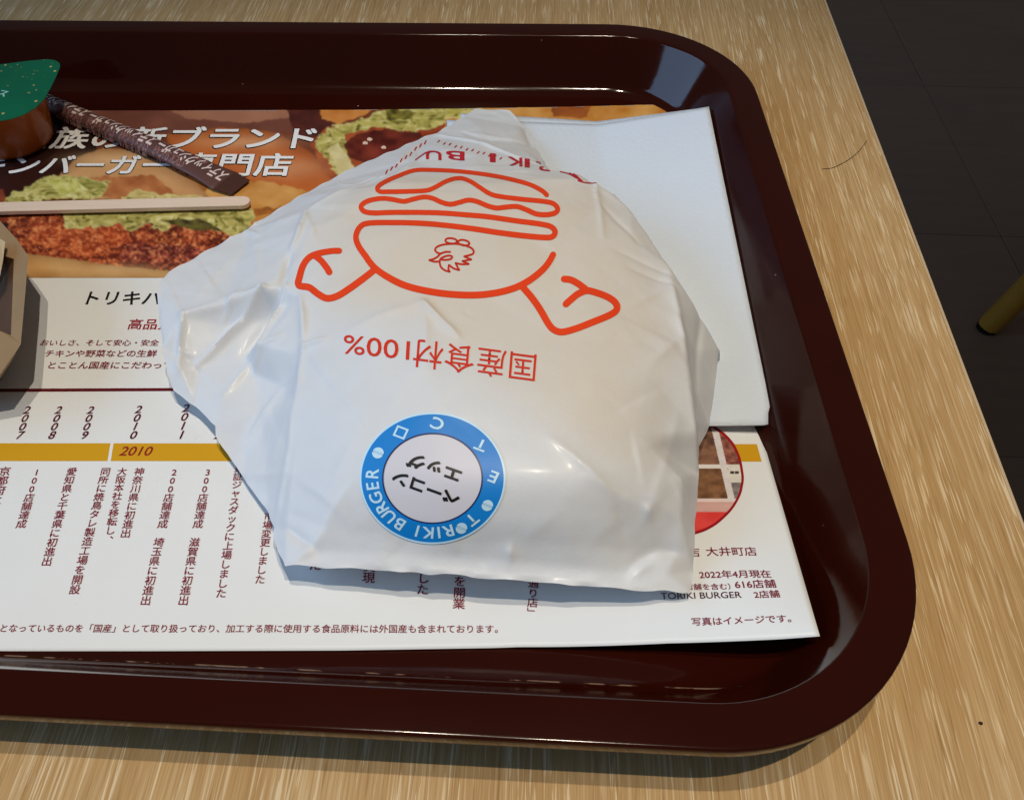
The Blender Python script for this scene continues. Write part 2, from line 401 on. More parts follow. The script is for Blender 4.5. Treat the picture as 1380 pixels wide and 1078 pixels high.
def chart(name, polys, base, seed, x0, x1, y0, y1, step, parent, off=0.05, clip=None, post=None):
    """a printed picture: fine sheet on the placemat with ink colours per point"""
    xs = np.arange(x0, x1 + step / 2, step); ys = np.arange(y0, y1 + step / 2, step)
    X, Y = np.meshgrid(xs, ys); C = np.empty(X.shape + (3,)); C[:] = s2l(base)
    for kk, q in enumerate(polys):
        poly, c0, c1, sc, edge_amp, contrast = q[:6]; typ = q[6] if len(q) > 6 else ''
        wx = (fbm(X / 9, Y / 7, seed + 3 * kk, 3) - 0.5) * edge_amp * 2; wy = (fbm(X / 9 + 50, Y / 7, seed + 3 * kk + 1, 3) - 0.5) * edge_amp * 1.4
        m = inpoly(X + wx, Y + wy, poly)
        nn = fbm(X / sc, Y / (sc * 0.62), seed + 40 + kk, 5)
        a = np.clip((nn - 0.5) * contrast + 0.5, 0, 1)[..., None]
        col = s2l(c0) * (1 - a) + s2l(c1) * a
        if typ:
            ed = np.full(X.shape, 1e3)
            for e in range(len(poly)):
                (ax, ay), (bx_, by_) = poly[e], poly[(e + 1) % len(poly)]
                ed = np.minimum(ed, segdist(X + wx, Y + wy, ax, ay, bx_, by_)[0])
        if typ == 'L':          # lettuce: folded frills, pale ribs, lighter torn edge, dark gaps
            wv_ = fbm(X / 22, Y / 14, seed + 90 + kk, 2) * 5
            r1 = 1 - np.abs(2 * fbm(X / 19 + wv_, Y / 9, seed + 91 + kk, 2) - 1); r2 = 1 - np.abs(2 * fbm(X / 9 + wv_, Y / 4.6, seed + 92 + kk, 2) - 1)
            v_ = np.clip((0.55 * r1 + 0.45 * r2 - 0.42) * 2.2, 0, 1)[..., None]
            col = s2l(c0) * (1 - v_) + s2l(c1) * v_
            g_ = np.clip((r1 * 0.5 + r2 * 0.5 - 0.88) * 9, 0, 1)[..., None]; col = col * (1 - g_) + s2l((238, 232, 176)) * g_
            d_ = np.clip((0.50 - r2) * 4, 0, 0.75)[..., None]; col = col * (1 - d_) + s2l((70, 62, 14)) * d_
            e_ = np.exp(-(ed / 1.6) ** 2)[..., None] * 0.55; col = col * (1 - e_) + s2l((226, 216, 140)) * e_
        if typ == 'C':          # crumb coat: rough flakes with bright tips and dark pits
            k1 = 0.55 * fbm(X / 3.2, Y / 2.5, seed + 90 + kk, 3) + 0.45 * fbm(X / 9, Y / 5.5, seed + 99 + kk, 3); k2 = 1 - np.abs(2 * fbm(X / 6 + 9, Y / 4, seed + 95 + kk, 4) - 1); k3 = fbm(X / 38, Y / 22, seed + 97, 2)
            b_ = np.clip((k1 - 0.38) * 4.0, 0, 1)[..., None]; col = s2l(c0) * (1 - b_) + s2l(c1) * b_
            col = col * (0.55 + 0.9 * k3[..., None])
            p_ = np.clip((0.60 - k2) * 4, 0, 0.85)[..., None]; col = col * (1 - p_) + s2l((54, 14, 10)) * p_
            t_ = np.clip((k1 * 0.6 + k2 * 0.4 - 0.68) * 9, 0, 0.8)[..., None]; col = col * (1 - t_) + s2l((236, 160, 104)) * t_
        if typ == 'B':          # bun: rounded shading, baked spots
            e_ = np.clip(ed / 16, 0, 1)[..., None] ** 0.6; col = col * (0.62 + 0.38 * e_)
        C[m] = col[m]
    if post is not None:
        k = np.exp(-0.5 * (np.arange(-3, 4) / 0.95) ** 2); k /= k.sum()          # the softness of a printed photograph
        for ax in (0, 1): C = sum(kk_ * np.roll(C, sh, ax) for kk_, sh in zip(k, range(-3, 4)))
        C = post(X, Y, C)
    P = on(pz, X, Y, off)
    ny, nx = X.shape; idx = np.arange(nx * ny).reshape(ny, nx)
    Q = np.stack([idx[:-1, :-1], idx[1:, :-1], idx[1:, 1:], idx[:-1, 1:]], -1).reshape(-1, 4)
    if clip is not None:
        ok = clip(X, Y).reshape(-1); Q = Q[ok[Q].all(1)]
    me = bpy.data.meshes.new(name); VV = (P.reshape(-1, 3) * MM)
    me.vertices.add(len(VV)); me.vertices.foreach_set('co', VV.astype(np.float32).ravel())
    me.loops.add(Q.size); me.loops.foreach_set('vertex_index', Q.astype(np.int32).ravel())
    me.polygons.add(len(Q)); me.polygons.foreach_set('loop_start', np.arange(0, Q.size, 4, dtype=np.int32))
    me.update(calc_edges=True); me.validate()
    at = me.color_attributes.new('ink', 'FLOAT_COLOR', 'POINT')
    at.data.foreach_set('color', np.concatenate([C, np.ones(C.shape[:2] + (1,))], -1).astype(np.float32).ravel())
    me.polygons.foreach_set('use_smooth', [True] * len(me.polygons))
    me.materials.append(M_PRINT); o = bpy.data.objects.new(name, me); COL.objects.link(o); o.parent = parent
    return o
topline = lambda X: np.interp(X, [0, 200, 460, 600, 760, 897.5], [149, 149.5, 148.6, 147, 144.5, 141]) + 0.8
rightline = lambda Y: 897.5 + (Y - 141) * 0.287 - 1.2
PH = [
 ([(-200, 100), (130, 100), (130, 400), (-200, 400)], (34, 13, 9), (58, 24, 16), 40, 0, 1.4),
 ([(100, 120), (440, 120), (440, 182), (330, 176), (235, 182), (110, 178)], (96, 50, 40), (140, 84, 66), 60, 3, 1.6),
 ([(180, 120), (420, 120), (400, 158), (330, 166), (250, 160)], (150, 96, 74), (186, 128, 98), 60, 3, 1.4),
 ([(385, 140), (440, 140), (450, 170), (425, 195), (395, 178)], (70, 30, 26), (104, 46, 38), 20, 3, 1.5),
 ([(225, 180), (300, 172), (370, 178), (418, 205), (450, 236), (466, 270), (455, 305), (230, 305)], (182, 86, 36), (208, 118, 56), 60, 3, 1.4, 'B'),
 ([(228, 245), (300, 240), (380, 250), (470, 268), (455, 320), (225, 300)], (196, 128, 58), (222, 164, 92), 26, 6, 1.8),
 ([(262, 235), (290, 232), (276, 262), (258, 262)], (150, 86, 40), (186, 112, 54), 12, 4, 2),
 ([(60, 275), (78, 238), (105, 212), (140, 199), (180, 203), (225, 224), (268, 250), (290, 275)], (198, 138, 84), (222, 170, 116), 50, 2, 1.5, 'B'),
 ([(120, 240), (205, 236), (240, 262), (170, 270), (120, 262)], (166, 92, 48), (206, 134, 80), 22, 5, 2),
 ([(2, 268), (14, 262), (40, 252), (56, 240), (84, 236), (118, 240), (148, 246), (142, 262), (110, 276), (2, 280)], (112, 112, 34), (206, 192, 108), 15, 6, 2.6, 'L'),
 ([(60, 242), (100, 240), (120, 256), (80, 262)], (186, 184, 78), (222, 214, 130), 14, 4, 2.4, 'L'),
 ([(165, 266), (185, 254), (212, 262), (272, 264), (270, 276), (165, 276)], (176, 152, 78), (226, 204, 136), 12, 5, 2.2, 'L'),
 ([(56, 268), (290, 272), (290, 279), (56, 279)], (70, 34, 16), (110, 58, 28), 14, 4, 2),
 ([(236, 292), (470, 270), (470, 280), (240, 302)], (150, 84, 34), (186, 116, 52), 14, 5, 2),
 ([(-200, 250), (5, 255), (12, 300), (-200, 300)], (120, 50, 30), (170, 84, 48), 24, 3, 1.6),
 ([(5, 292), (30, 288), (95, 290), (330, 296), (345, 318), (330, 372), (150, 372), (70, 356), (34, 344), (16, 318)], (96, 34, 20), (196, 92, 50), 5, 4, 2.6, 'C'),
 ([(40, 300), (160, 305), (180, 325), (120, 345), (40, 330)], (140, 52, 24), (208, 104, 56), 6, 6, 2.2, 'C'),
 ([(170, 330), (260, 330), (300, 345), (230, 362), (160, 352)], (82, 28, 22), (176, 84, 62), 4.5, 6, 2.8, 'C'),
 ([(84, 284), (340, 280), (345, 296), (318, 318), (280, 308), (240, 298), (222, 312), (200, 300), (176, 312), (160, 302), (120, 306), (86, 310)], (98, 92, 30), (200, 186, 104), 12, 7, 2.8, 'L'),
 ([(215, 296), (270, 296), (300, 310), (262, 312)], (50, 44, 24), (110, 100, 44), 12, 4, 2.2),
 ([(30, 341), (60, 345), (110, 351), (150, 358), (240, 366), (240, 376), (-10, 376), (-10, 341)], (206, 150, 88), (226, 178, 118), 30, 2, 1.6, 'B'),
 ([(418, 192), (440, 172), (500, 162), (610, 140), (620, 300), (440, 300), (455, 250), (432, 226)], (150, 60, 30), (186, 96, 50), 20, 4, 1.8),
 ([(430, 140), (510, 140), (490, 156), (455, 168), (434, 160)], (198, 116, 46), (222, 148, 76), 20, 3, 1.6),
 ([(422, 190), (446, 172), (480, 164), (520, 148), (600, 140), (612, 164), (590, 172), (560, 178), (500, 170), (462, 184), (470, 215), (490, 236), (466, 244), (444, 222)], (120, 116, 38), (206, 192, 106), 14, 7, 2.6, 'L'),
 ([(520, 146), (560, 150), (552, 162), (524, 162)], (70, 62, 22), (150, 140, 54), 9, 4, 2.4),
 ([(440, 200), (456, 192), (478, 228), (490, 250), (462, 246)], (206, 190, 128), (228, 214, 160), 14, 3, 1.8),
 ([(462, 196), (480, 180), (520, 174), (566, 178), (580, 195), (560, 214), (500, 224), (472, 212)], (78, 22, 18), (142, 56, 40), 22, 3, 2.0, 'B'),
 ([(600, 120), (905, 120), (905, 175), (600, 175)], (196, 122, 40), (224, 168, 92), 30, 0, 2.0),
 ([(600, 120), (660, 120), (645, 160), (600, 160)], (146, 138, 44), (206, 190, 100), 12, 4, 2.2, 'L'),
 ([(742, 135), (800, 138), (790, 160), (745, 158)], (112, 52, 26), (176, 96, 40), 18, 5, 2),
]
def post(X, Y, C):
    sp = (vnoise(X / 2.2, Y / 1.8, 77) > 0.93) & inpoly(X, Y, [(10, 296), (330, 300), (300, 350), (60, 346)])
    C[sp] = C[sp] * 0.45 + 0.55 * s2l((226, 160, 124))
    for hx, hy, rx, ry, am in ((150, 214, 48, 8, 0.4), (330, 192, 60, 9, 0.35), (390, 226, 50, 14, 0.25), (150, 362, 60, 6, 0.3)):
        hl = np.exp(-(((X - hx) / rx) ** 2 + ((Y - hy) / ry) ** 2))[..., None]; C = C * (1 - am * hl) + s2l((248, 208, 158)) * am * hl
    for hx, hy in ((492, 193), (517, 199), (498, 188)):
        g = (((X - hx) / 3.5) ** 2 + ((Y - hy) / 2.2) ** 2 < 1); C[g] = s2l((230, 200, 180))
    return C * 0.92
chart('photo_print', PH, (120, 56, 36), 5, -200, 898, 140, 374.5, 0.85, mat_o, 0.05,
      clip=lambda X, Y: (Y > topline(X) - 1.2) & (X < rightline(Y) + 0.8), post=post)

# round shop photo
CIRC = [(963, 573.6), (977, 584), (988, 596), (995, 609), (999.4, 622.5), (1002.5, 643), (1001, 656), (998, 667), (990, 682), (979, 695), (962, 709), (939.5, 719), (900, 727), (850, 720), (812, 690), (803, 640), (830, 592), (880, 562), (930, 560)]
def shrink(poly, k):
    c = np.mean(poly, 0); return [tuple(c + (np.array(p) - c) * k) for p in poly]
SH = [
 ([(780, 540), (1010, 540), (1010, 632), (780, 632)], (84, 56, 46), (140, 100, 78), 12, 0, 2.2),
 ([(962, 570), (1010, 570), (1010, 628), (975, 626)], (110, 56, 52), (168, 110, 92), 7, 2, 2.2),
 ([(780, 630), (990, 630), (990, 676), (780, 676)], (88, 58, 38), (142, 100, 70), 14, 0, 2.2),
 ([(978, 650), (1005, 650), (1005, 675), (984, 675)], (110, 100, 102), (150, 138, 138), 8, 0, 2),
 ([(780, 672), (1005, 672), (1005, 692), (780, 692)], (196, 150, 146), (214, 172, 166), 20, 0, 1.4),
 ([(780, 672), (1005, 672), (1005, 676), (780, 676)], (220, 200, 196), (230, 212, 208), 20, 0, 1.4),
 ([(780, 690), (1005, 690), (1005, 740), (780, 740)], (208, 48, 46), (224, 74, 70), 20, 0, 1.4),
 ([(780, 625.5), (1010, 625.5), (1010, 631.5), (780, 631.5)], (216, 208, 206), (228, 222, 220), 20, 0, 1.4),
 ([(980, 626), (1003, 626), (1003, 650), (984, 650)], (206, 202, 194), (226, 222, 214), 10, 0, 1.4),
 ([(984, 635), (989, 635), (989, 638), (984, 638)], (60, 50, 50), (70, 60, 60), 5, 0, 1),
 ([(990, 635), (996, 635), (996, 638), (990, 638)], (60, 50, 50), (70, 60, 60), 5, 0, 1),
 ([(958, 574), (967, 574), (991, 676), (982, 676)], (206, 200, 202), (226, 220, 222), 12, 0, 1.4),
]
inner = shrink(CIRC, 0.97)
chart('shop_photo', SH, (120, 90, 80), 9, 800, 1004, 556, 730, 0.9, mat_o, 0.09, clip=lambda X, Y: inpoly(X, Y, inner))
def flat(name, polypx, srgb, parent, off=0.05, step=None):
    P = on(pz, *np.array(polypx, float).T, off)
    return obj(name, P, [tuple(range(len(P)))], ink(srgb), parent)
def ringstrip(name, poly, k, srgb, off):
    P = catmull([*poly, poly[0]], 2.0); c = np.mean(np.array(poly), 0); Q = c + (P - c) * k; n = len(P)
    V = np.r_[on(pz, P[:, 0], P[:, 1], off), on(pz, Q[:, 0], Q[:, 1], off)]
    return obj(name, V, [(i, i + 1, n + i + 1, n + i) for i in range(n - 1)], ink(srgb), mat_o)
ringstrip('photo_border', CIRC, 0.948, (150, 14, 28), 0.12)
def strip(name, pts0, pts1, srgb, parent, n=60, off=0.04):
    a = np.array(pts0, float); b = np.array(pts1, float); t = np.linspace(0, 1, n)
    A = a[0] + (a[1] - a[0]) * t[:, None]; B = b[0] + (b[1] - b[0]) * t[:, None]
    P = np.r_[on(pz, A[:, 0], A[:, 1], off), on(pz, B[:, 0], B[:, 1], off)]
    return obj(name, P, [(i, n + i, n + i + 1, i + 1) for i in range(n - 1)], ink(srgb), parent)
strip('timeline_band', [(-200, 597.2), (148.7, 597.2)], [(-206, 621.2), (144.8, 621.2)], (204, 152, 22), mat_o)
strip('timeline_band', [(153, 597.2), (1020, 598.4)], [(149.2, 621.2), (1026.5, 622.0)], (204, 152, 22), mat_o)
strip('rule_line', [(-200, 524.6), (237, 522.8)], [(-200, 529.2), (240, 527.0)], (92, 10, 22), mat_o)

# ------------------------------------------------------------------ lettering
_tc = {}
def tmesh(body, bold=0.0, sub=0.0):
    """flat lettering; heavier strokes are copies shifted by the stroke gain, each a hair above the last (third column)"""
    key = (body, bold, sub)
    if key in _tc: return _tc[key]
    c = bpy.data.curves.new('lettering', 'FONT'); c.body = body; c.resolution_u = 3
    o = bpy.data.objects.new('lettering', c); COL.objects.link(o)
    dg = bpy.context.evaluated_depsgraph_get(); me = bpy.data.meshes.new_from_object(o.evaluated_get(dg))
    bm = bmesh.new(); bm.from_mesh(me)
    if sub:
        bmesh.ops.triangulate(bm, faces=bm.faces)
        for _ in range(4):
            ed = [e for e in bm.edges if e.calc_length() > sub]
            if not ed: break
            bmesh.ops.subdivide_edges(bm, edges=ed, cuts=1); bmesh.ops.triangulate(bm, faces=bm.faces)
    vs = np.array([v.co[:2] for v in bm.verts]).reshape(-1, 2); fs = [tuple(v.index for v in f.verts) for f in bm.faces]
    bm.free(); bpy.data.meshes.remove(me); bpy.data.objects.remove(o); bpy.data.curves.remove(c)
    n = 0 if bold <= 0 else (4 if bold < 0.03 else 8)
    V = [np.c_[vs, np.zeros(len(vs))]]; F_ = list(fs)
    for k in range(n):
        a = 2 * math.pi * (k + 0.5) / n; F_ += [tuple(i + len(vs) * (k + 1) for i in f) for f in fs]
        V.append(np.c_[vs + bold * np.array([math.cos(a), math.sin(a)]), np.full(len(vs), k + 1.0)])
    _tc[key] = (np.concatenate(V), F_); return _tc[key]
LIFT = 0.004
EM = tmesh('国国')[0][:, 0].max() - tmesh('国')[0][:, 0].max()        # advance of a full width character
KY = tmesh('国')[0][:, 1]; KBOT, KTOP = KY.min(), KY.max()
def ptext(body, p0, p1, srgb, bold=0.0, off=0.10, shear=0.0, hk=1.0, name='lettering', parent=None):
    """horizontal line on the placemat between two base line pixels"""
    vs, fs = tmesh(body, bold); a, b = on(pz, np.array([p0[0], p1[0]]), np.array([p0[1], p1[1]]), off)
    u = (b - a)[:2]; L = np.linalg.norm(u); u = u / L; nrm = np.array([-u[1], u[0]])
    wid = vs[:, 0].max(); k = L / wid
    q = a[:2] + np.outer((vs[:, 0] + shear * vs[:, 1]) * k, u) + np.outer((vs[:, 1] - KBOT) * k * hk, nrm)
    return obj(name, np.c_[q, pz(q[:, 0], q[:, 1]) + off + vs[:, 2] * LIFT], fs, ink(srgb), parent or mat_o, smooth=False)
def vtext(body, p0, p1, srgb, bold=0.0, off=0.10, shear=0.0, fat=1.0):
    """vertical column: top centre pixel of the first and bottom centre pixel of the last character"""
    a, b = on(pz, np.array([p0[0], p1[0]]), np.array([p0[1], p1[1]]), off)
    d = (b - a)[:2]; L = np.linalg.norm(d); d /= L; pitch = L / len(body); V = []; Fc = []
    rx = np.array([-d[1], d[0]]); rx = rx if rx[0] > 0 else -rx
    k = pitch / EM * fat
    for i, ch in enumerate(body):
        if ch in '　 ': continue
        vs, fs = tmesh(ch, bold); vs = vs.copy()
        cen = EM / 2 if ord(ch) > 0x2e7f else (vs[:, 0].min() + vs[:, 0].max()) / 2
        x = vs[:, 0] - cen; y = vs[:, 1] - (KBOT + KTOP) / 2
        if ch in 'ー「」': x, y = y, -x
        if ch in '、。': x = x + 0.55 * EM; y = y + 0.5 * EM
        if ord(ch) < 128: y = vs[:, 1] - (vs[:, 1].min() + vs[:, 1].max()) / 2
        q = a[:2] + d * pitch * (i + 0.5) + np.outer((x + shear * y) * k, rx) - np.outer(y * k, d)
        Fc += [tuple(j + len(V) for j in f) for f in fs]; V += list(np.c_[q, pz(q[:, 0], q[:, 1]) + off + vs[:, 2] * LIFT])
    return obj('lettering', V, Fc, ink(srgb), mat_o, smooth=False)
# headline over the photo: white with a dark rim
for body, a, b_ in (('鳥貴族の新ブランド', (-40, 201), (424, 201.5)), ('チキンバーガー', (-86, 236), (226, 236)), ('専門店', (234, 237), (391, 238))):
    ptext(body, a, b_, (26, 12, 14), 0.044, 0.10, hk=1.05, name='lettering_rim')
    ptext(body, (a[0] + 0.8, a[1] - 0.8), (b_[0] - 0.8, b_[1] - 0.8), WHITE, 0.026, 0.16, hk=1.05)
ptext('トリキバーガー', (106, 411), (296, 411.5), BLACK, 0.022, hk=1.1)
ptext('高品質', (170, 444), (231, 444), RED, 0.018, hk=1.05)
ptext('おいしさ、そして安心・安全', (52, 466), (213, 466), MAROON, 0.018)
ptext('チキンや野菜などの生鮮', (58, 481), (210, 481), MAROON, 0.018)
ptext('とことん国産にこだわって', (61, 497), (231, 497), MAROON, 0.018)
for body, a, b_ in (('2007', (38.5, 547), (26, 592)), ('2008', (81, 547), (69, 592)), ('2009', (124, 547), (113, 592)),
                    ('2010', (188.5, 546), (179, 592)), ('2011', (252, 544), (244, 592)), ('2012', (301, 546), (293, 592))):
    vtext(body, a, b_, (84, 18, 44), 0.02, shear=0.2, fat=1.25)
ptext('2010', (159, 615), (202, 615), (140, 30, 30), 0.014, off=0.12, shear=0.2, hk=1.0)
for body, a, b_ in (
    ('京都府と', (8, 629), (-6, 681)), ('100店舗達成', (51, 631), (27, 712)), ('愛知県と千葉県に初進出', (98, 630), (61.5, 763)),
    ('同所に焼鳥タレ製造工場を開設', (143.5, 630), (99, 801)), ('大阪本社を移転し、', (165.5, 630), (145, 733)),
    ('神奈川県に初進出', (189, 630), (168, 725)), ('200店舗達成　埼玉県に初進出', (236, 631), (195, 816)),
    ('300店舗達成　滋賀県に初進出', (281, 631), (246, 816)), ('東証ジャスダックに上場しました', (323, 626), (297, 806)),
    ('市場変更しました', (363, 690), (349.5, 787)), ('しました', (430, 709), (424, 769)), ('を実現', (500, 741), (496, 786)),
    ('ました', (572, 757), (569, 802)), ('を開業', (620, 776), (618, 821)), ('通り店」', (719, 780), (717, 832))):
    vtext(body, a, b_, MAROON, 0.018, fat=1.02)
ptext('となっているものを「国産」として取り扱っており、加工する際に使用する食品原料には外国産も含まれております。', (-3, 851.5), (671, 852.5), MAROON, 0.014)
ptext('店', (927, 750), (944, 750), MAROON, 0.012)
ptext('大井町店', (952, 749), (1021, 748.5), MAROON, 0.012)
ptext('2022年4月現在', (943, 779.5), (1040, 778), MAROON, 0.018)
ptext('（店舗を含む）', (912, 795), (985, 794), MAROON, 0.014)
ptext('616店舗', (991, 793), (1047, 791.5), MAROON, 0.018)
ptext('TORIKI BURGER', (891, 808), (1000, 806), (70, 20, 44), 0.010)
ptext('2店舗', (1017, 806), (1052, 804.5), MAROON, 0.018)
ptext('写真はイメージです。', (932, 843), (1067, 838), MAROON, 0.014)

# ------------------------------------------------------------------ napkin
def nz(x, y):
    # its right hand edge leans on the tray wall, more so at the far end
    return 4.0 + np.maximum(0, np.asarray(x) - 48) * (0.05 + 0.185 * np.clip((np.asarray(y) - 160) / 170, 0, 1.1))
napkin = thing('paper_napkin', 'folded white paper napkin lying on the placemat behind the wrapped burger', 'napkin')
def nsheet(corners, dz, name):
    # corners: pixel TL, TR, BR(upper), BR(lower), BL  -> sheet in the room
    W = on(lambda x, y: nz(x, y) + dz, *np.array(corners, float).T)[:, :2]
    TLc, TRc, BR1, BR2, BLc = W; nx, ny = 50, 60; V = []; Fc = []
    for j in range(ny + 1):
        t = j / ny
        for i in range(nx + 1):
            s = i / nx
            r = TRc + (BR1 - TRc) * t; l_ = TLc + (BLc - TLc) * t; q = l_ + (r - l_) * s
            if t > 0.965:                         # clipped corner
                r2 = BR1 + (BR2 - BR1) * (t - 0.965) / 0.035; q = l_ + (np.array([r2[0], r[1] * 0 + r2[1]]) - l_) * s if s > 0 else q
            V.append((q[0], q[1], nz(q[0], q[1]) + dz + 0.25 * math.sin(5 * s + 2 * t)))
    for j in range(ny):
        for i in range(nx): Fc.append((j * (nx + 1) + i, (j + 1) * (nx + 1) + i, (j + 1) * (nx + 1) + i + 1, j * (nx + 1) + i + 1))
    o = obj(name, V, Fc, M_NAPKIN, napkin)
    m_ = o.modifiers.new('thickness', 'SOLIDIFY'); m_.thickness = 0.0003; m_.offset = -1
    return o
nsheet([(621, 153.5), (953, 144.5), (1035, 548), (1035, 572), (640, 569)], 0.0, 'napkin_layer')
nsheet([(621, 153.0), (954, 144.0), (1036, 548), (1033, 572.5), (640, 568.5)], 0.45, 'napkin_layer')
nsheet([(602, 162.0), (955, 143.6), (1037, 548), (1031, 572.5), (630, 568)], 0.9, 'napkin_layer')
nsheet([(603, 162.4), (955.5, 143.2), (1037.5, 547), (1031, 573), (630, 567.5)], 1.35, 'napkin_layer')

# ------------------------------------------------------------------ wrapped burger
OUT = [(384, 762, 12), (393, 762, 13), (500, 768, 15), (600, 774, 15.5), (700, 782, 15.5), (800, 791, 15), (870, 796, 14), (931, 798, 12.5),
       (934, 770, 11), (937, 700, 13), (941, 640, 15), (942, 603, 13), (956, 572.5, 8), (963, 520, 11.5), (970, 472, 15.5)]
# far side, hidden behind the parcel: points in the room
HID = [(75.5, 191, 7.5), (73, 202, 7.5), (67, 219, 7.5), (60, 237, 7.5), (49, 254, 7.5), (38, 262, 8)]
TAIL = [(735, 221, 14), (722, 198, 11), (706, 172, 8.5), (687, 150, 7), (664, 147.5, 7), (640, 147.5, 7), (625, 157, 8), (604, 170, 10), (586, 180, 11), (560, 190, 12), (520, 207, 14),
        (470, 229, 15), (400, 267, 17), (330, 310, 18), (262, 347, 18), (228, 366, 18), (216, 380, 18), (212, 396, 17.5), (214, 430, 16.5), (219, 470, 15), (226, 505, 12), (235, 528, 9.5),
        (261, 547, 9), (291, 573, 10), (292, 588, 9), (312, 620, 7), (330, 645, 7), (361, 691, 8), (370, 710, 8), (368, 726, 8)]
INT = [
 # top of the bun
 (600, 330, 38.5), (520, 330, 38), (690, 330, 38.5), (600, 265, 36.5), (530, 245, 34), (460, 290, 34), (420, 305, 32.5), (404, 345, 31.5), (404, 400, 31), (660, 245, 35.5),
 (720, 240, 34.5), (770, 240, 33), (806, 248, 31.5), (830, 262, 30), (850, 320, 34), (850, 282, 30), (882, 330, 30), (872, 390, 34), (500, 400, 37), (600, 430, 38.5), (700, 430, 38.5), (800, 420, 37.5), (790, 320, 37),
 (903, 360, 31), (924, 393, 28.5), (936, 412, 25.5), (948, 433, 22), (960, 454, 18.5),
 # front slope
 (408, 470, 30), (500, 500, 36.5), (600, 500, 38.8), (700, 500, 39), (800, 500, 38), (870, 500, 35.5),
 (404, 545, 26), (480, 560, 33.5), (583, 560, 37), (680, 560, 37.6), (780, 580, 36.5), (860, 585, 33.5),
 (395, 620, 21), (480, 640, 29.5), (583, 645, 33), (681, 645, 34), (780, 650, 33.5), (860, 655, 31), (920, 645, 26),
 (450, 680, 23), (918, 700, 21),
 (386, 690, 14.5), (440, 712, 18.6), (915, 742, 16),
 (440, 743, 15), (900, 775, 14.5),
 # right hand fold
 (907, 386, 32.5), (914, 420, 32.5), (922, 452, 32), (931, 520, 30), (939, 583, 25), (940, 600, 20), (936, 470, 23.5), (942, 540, 17),
 # left flap
 (246, 424, 20.5), (243, 498, 13.5), (300, 402, 23.5), (351, 388, 28), (310, 440, 18), (268, 495, 12.5), (330, 480, 15), (345, 507, 14.5), (368, 425, 20.5), (384, 386, 29.5), (352, 468, 22.5),
 (300, 540, 12), (350, 560, 13), (380, 520, 18.5), (360, 620, 13), (330, 600, 9), (375, 690, 11),
 (330, 332, 20.5), (400, 284, 21.5), (411, 287, 28), (449, 261, 28), (470, 240, 18), (492, 248, 28), (516, 238, 28),
 # back with the upside down name and the folded tail
 (600, 203, 22), (556, 219, 24), (640, 213, 24), (690, 222, 26), (586, 187, 13), (650, 196, 19), (722, 217, 21), (650, 178, 12.5), (690, 190, 13.5), (705, 203, 16), (740, 228, 28), (780, 233, 29.5),
]
def row(pts, n):
    p = np.array(pts, float); c = np.linspace(p[0, 0], p[-1, 0], n)
    return [(x, np.interp(x, p[:, 0], p[:, 1]), np.interp(x, p[:, 0], p[:, 2])) for x in c[1:-1]]
INT += row([(440, 712, 18.6), (583, 731, 20), (681, 732, 20.6), (780, 738, 20.2), (915, 742, 16)], 14) + row([(440, 743, 15), (520, 747, 16.6), (600, 752, 16.8), (700, 759, 16.8), (800, 768, 16.2), (900, 775, 14.5)], 14) + row([(450, 680, 23), (583, 692, 28), (681, 692, 29), (780, 695, 28.3), (918, 700, 21)], 10)
CP = np.array(OUT + TAIL + INT, float); CW = un(CP[:, 0], CP[:, 1], CP[:, 2])
no, nt = len(OUT), len(TAIL)
outline = np.r_[CW[:no], np.array(HID, float), CW[no:no + nt]]
ctrl = np.r_[outline, CW[no + nt:]]
cv, _, cf, *_ = delaunay_2d_cdt([Vector(p[:2]) for p in ctrl], [(i, (i + 1) % len(outline)) for i in range(len(outline))], [], 1, 1e-4)
zc = np.array([ctrl[np.argmin(np.hypot(*(ctrl[:, :2] - np.array(q)).T)), 2] for q in cv]); cv = np.array([tuple(q) for q in cv])
GS = 0.62
gx0, gy0 = outline[:, 0].min() - 6, outline[:, 1].min() - 6
gx = np.arange(gx0, outline[:, 0].max() + 6, GS); gy = np.arange(gy0, outline[:, 1].max() + 6, GS)
GX, GY = np.meshgrid(gx, gy); GZ = np.full(GX.shape, np.nan)
for f in cf:
    for k in range(1, len(f) - 1):
        a, b_, c = cv[f[0]], cv[f[k]], cv[f[k + 1]]
        det = (b_[1] - c[1]) * (a[0] - c[0]) + (c[0] - b_[0]) * (a[1] - c[1])
        if abs(det) < 1e-9: continue
        l0 = ((b_[1] - c[1]) * (GX - c[0]) + (c[0] - b_[0]) * (GY - c[1])) / det
        l1 = ((c[1] - a[1]) * (GX - c[0]) + (a[0] - c[0]) * (GY - c[1])) / det
        l2 = 1 - l0 - l1; m = (l0 >= -1e-6) & (l1 >= -1e-6) & (l2 >= -1e-6)
        GZ[m] = (l0 * zc[f[0]] + l1 * zc[f[k]] + l2 * zc[f[k + 1]])[m]
mask = ~np.isnan(GZ)
def blur(A, s):
    s = s / GS
    r = int(3 * s) + 1; k = np.exp(-0.5 * (np.arange(-r, r + 1) / s) ** 2); k /= k.sum()
    A = np.apply_along_axis(lambda q: np.convolve(q, k, 'same'), 0, A)
    return np.apply_along_axis(lambda q: np.convolve(q, k, 'same'), 1, A)
def mblur(Z, s): return blur(np.where(mask, Z, 0), s) / np.maximum(blur(mask.astype(float), s), 1e-6)
soft, crisp = mblur(GZ, 4.4), mblur(GZ, 0.4)
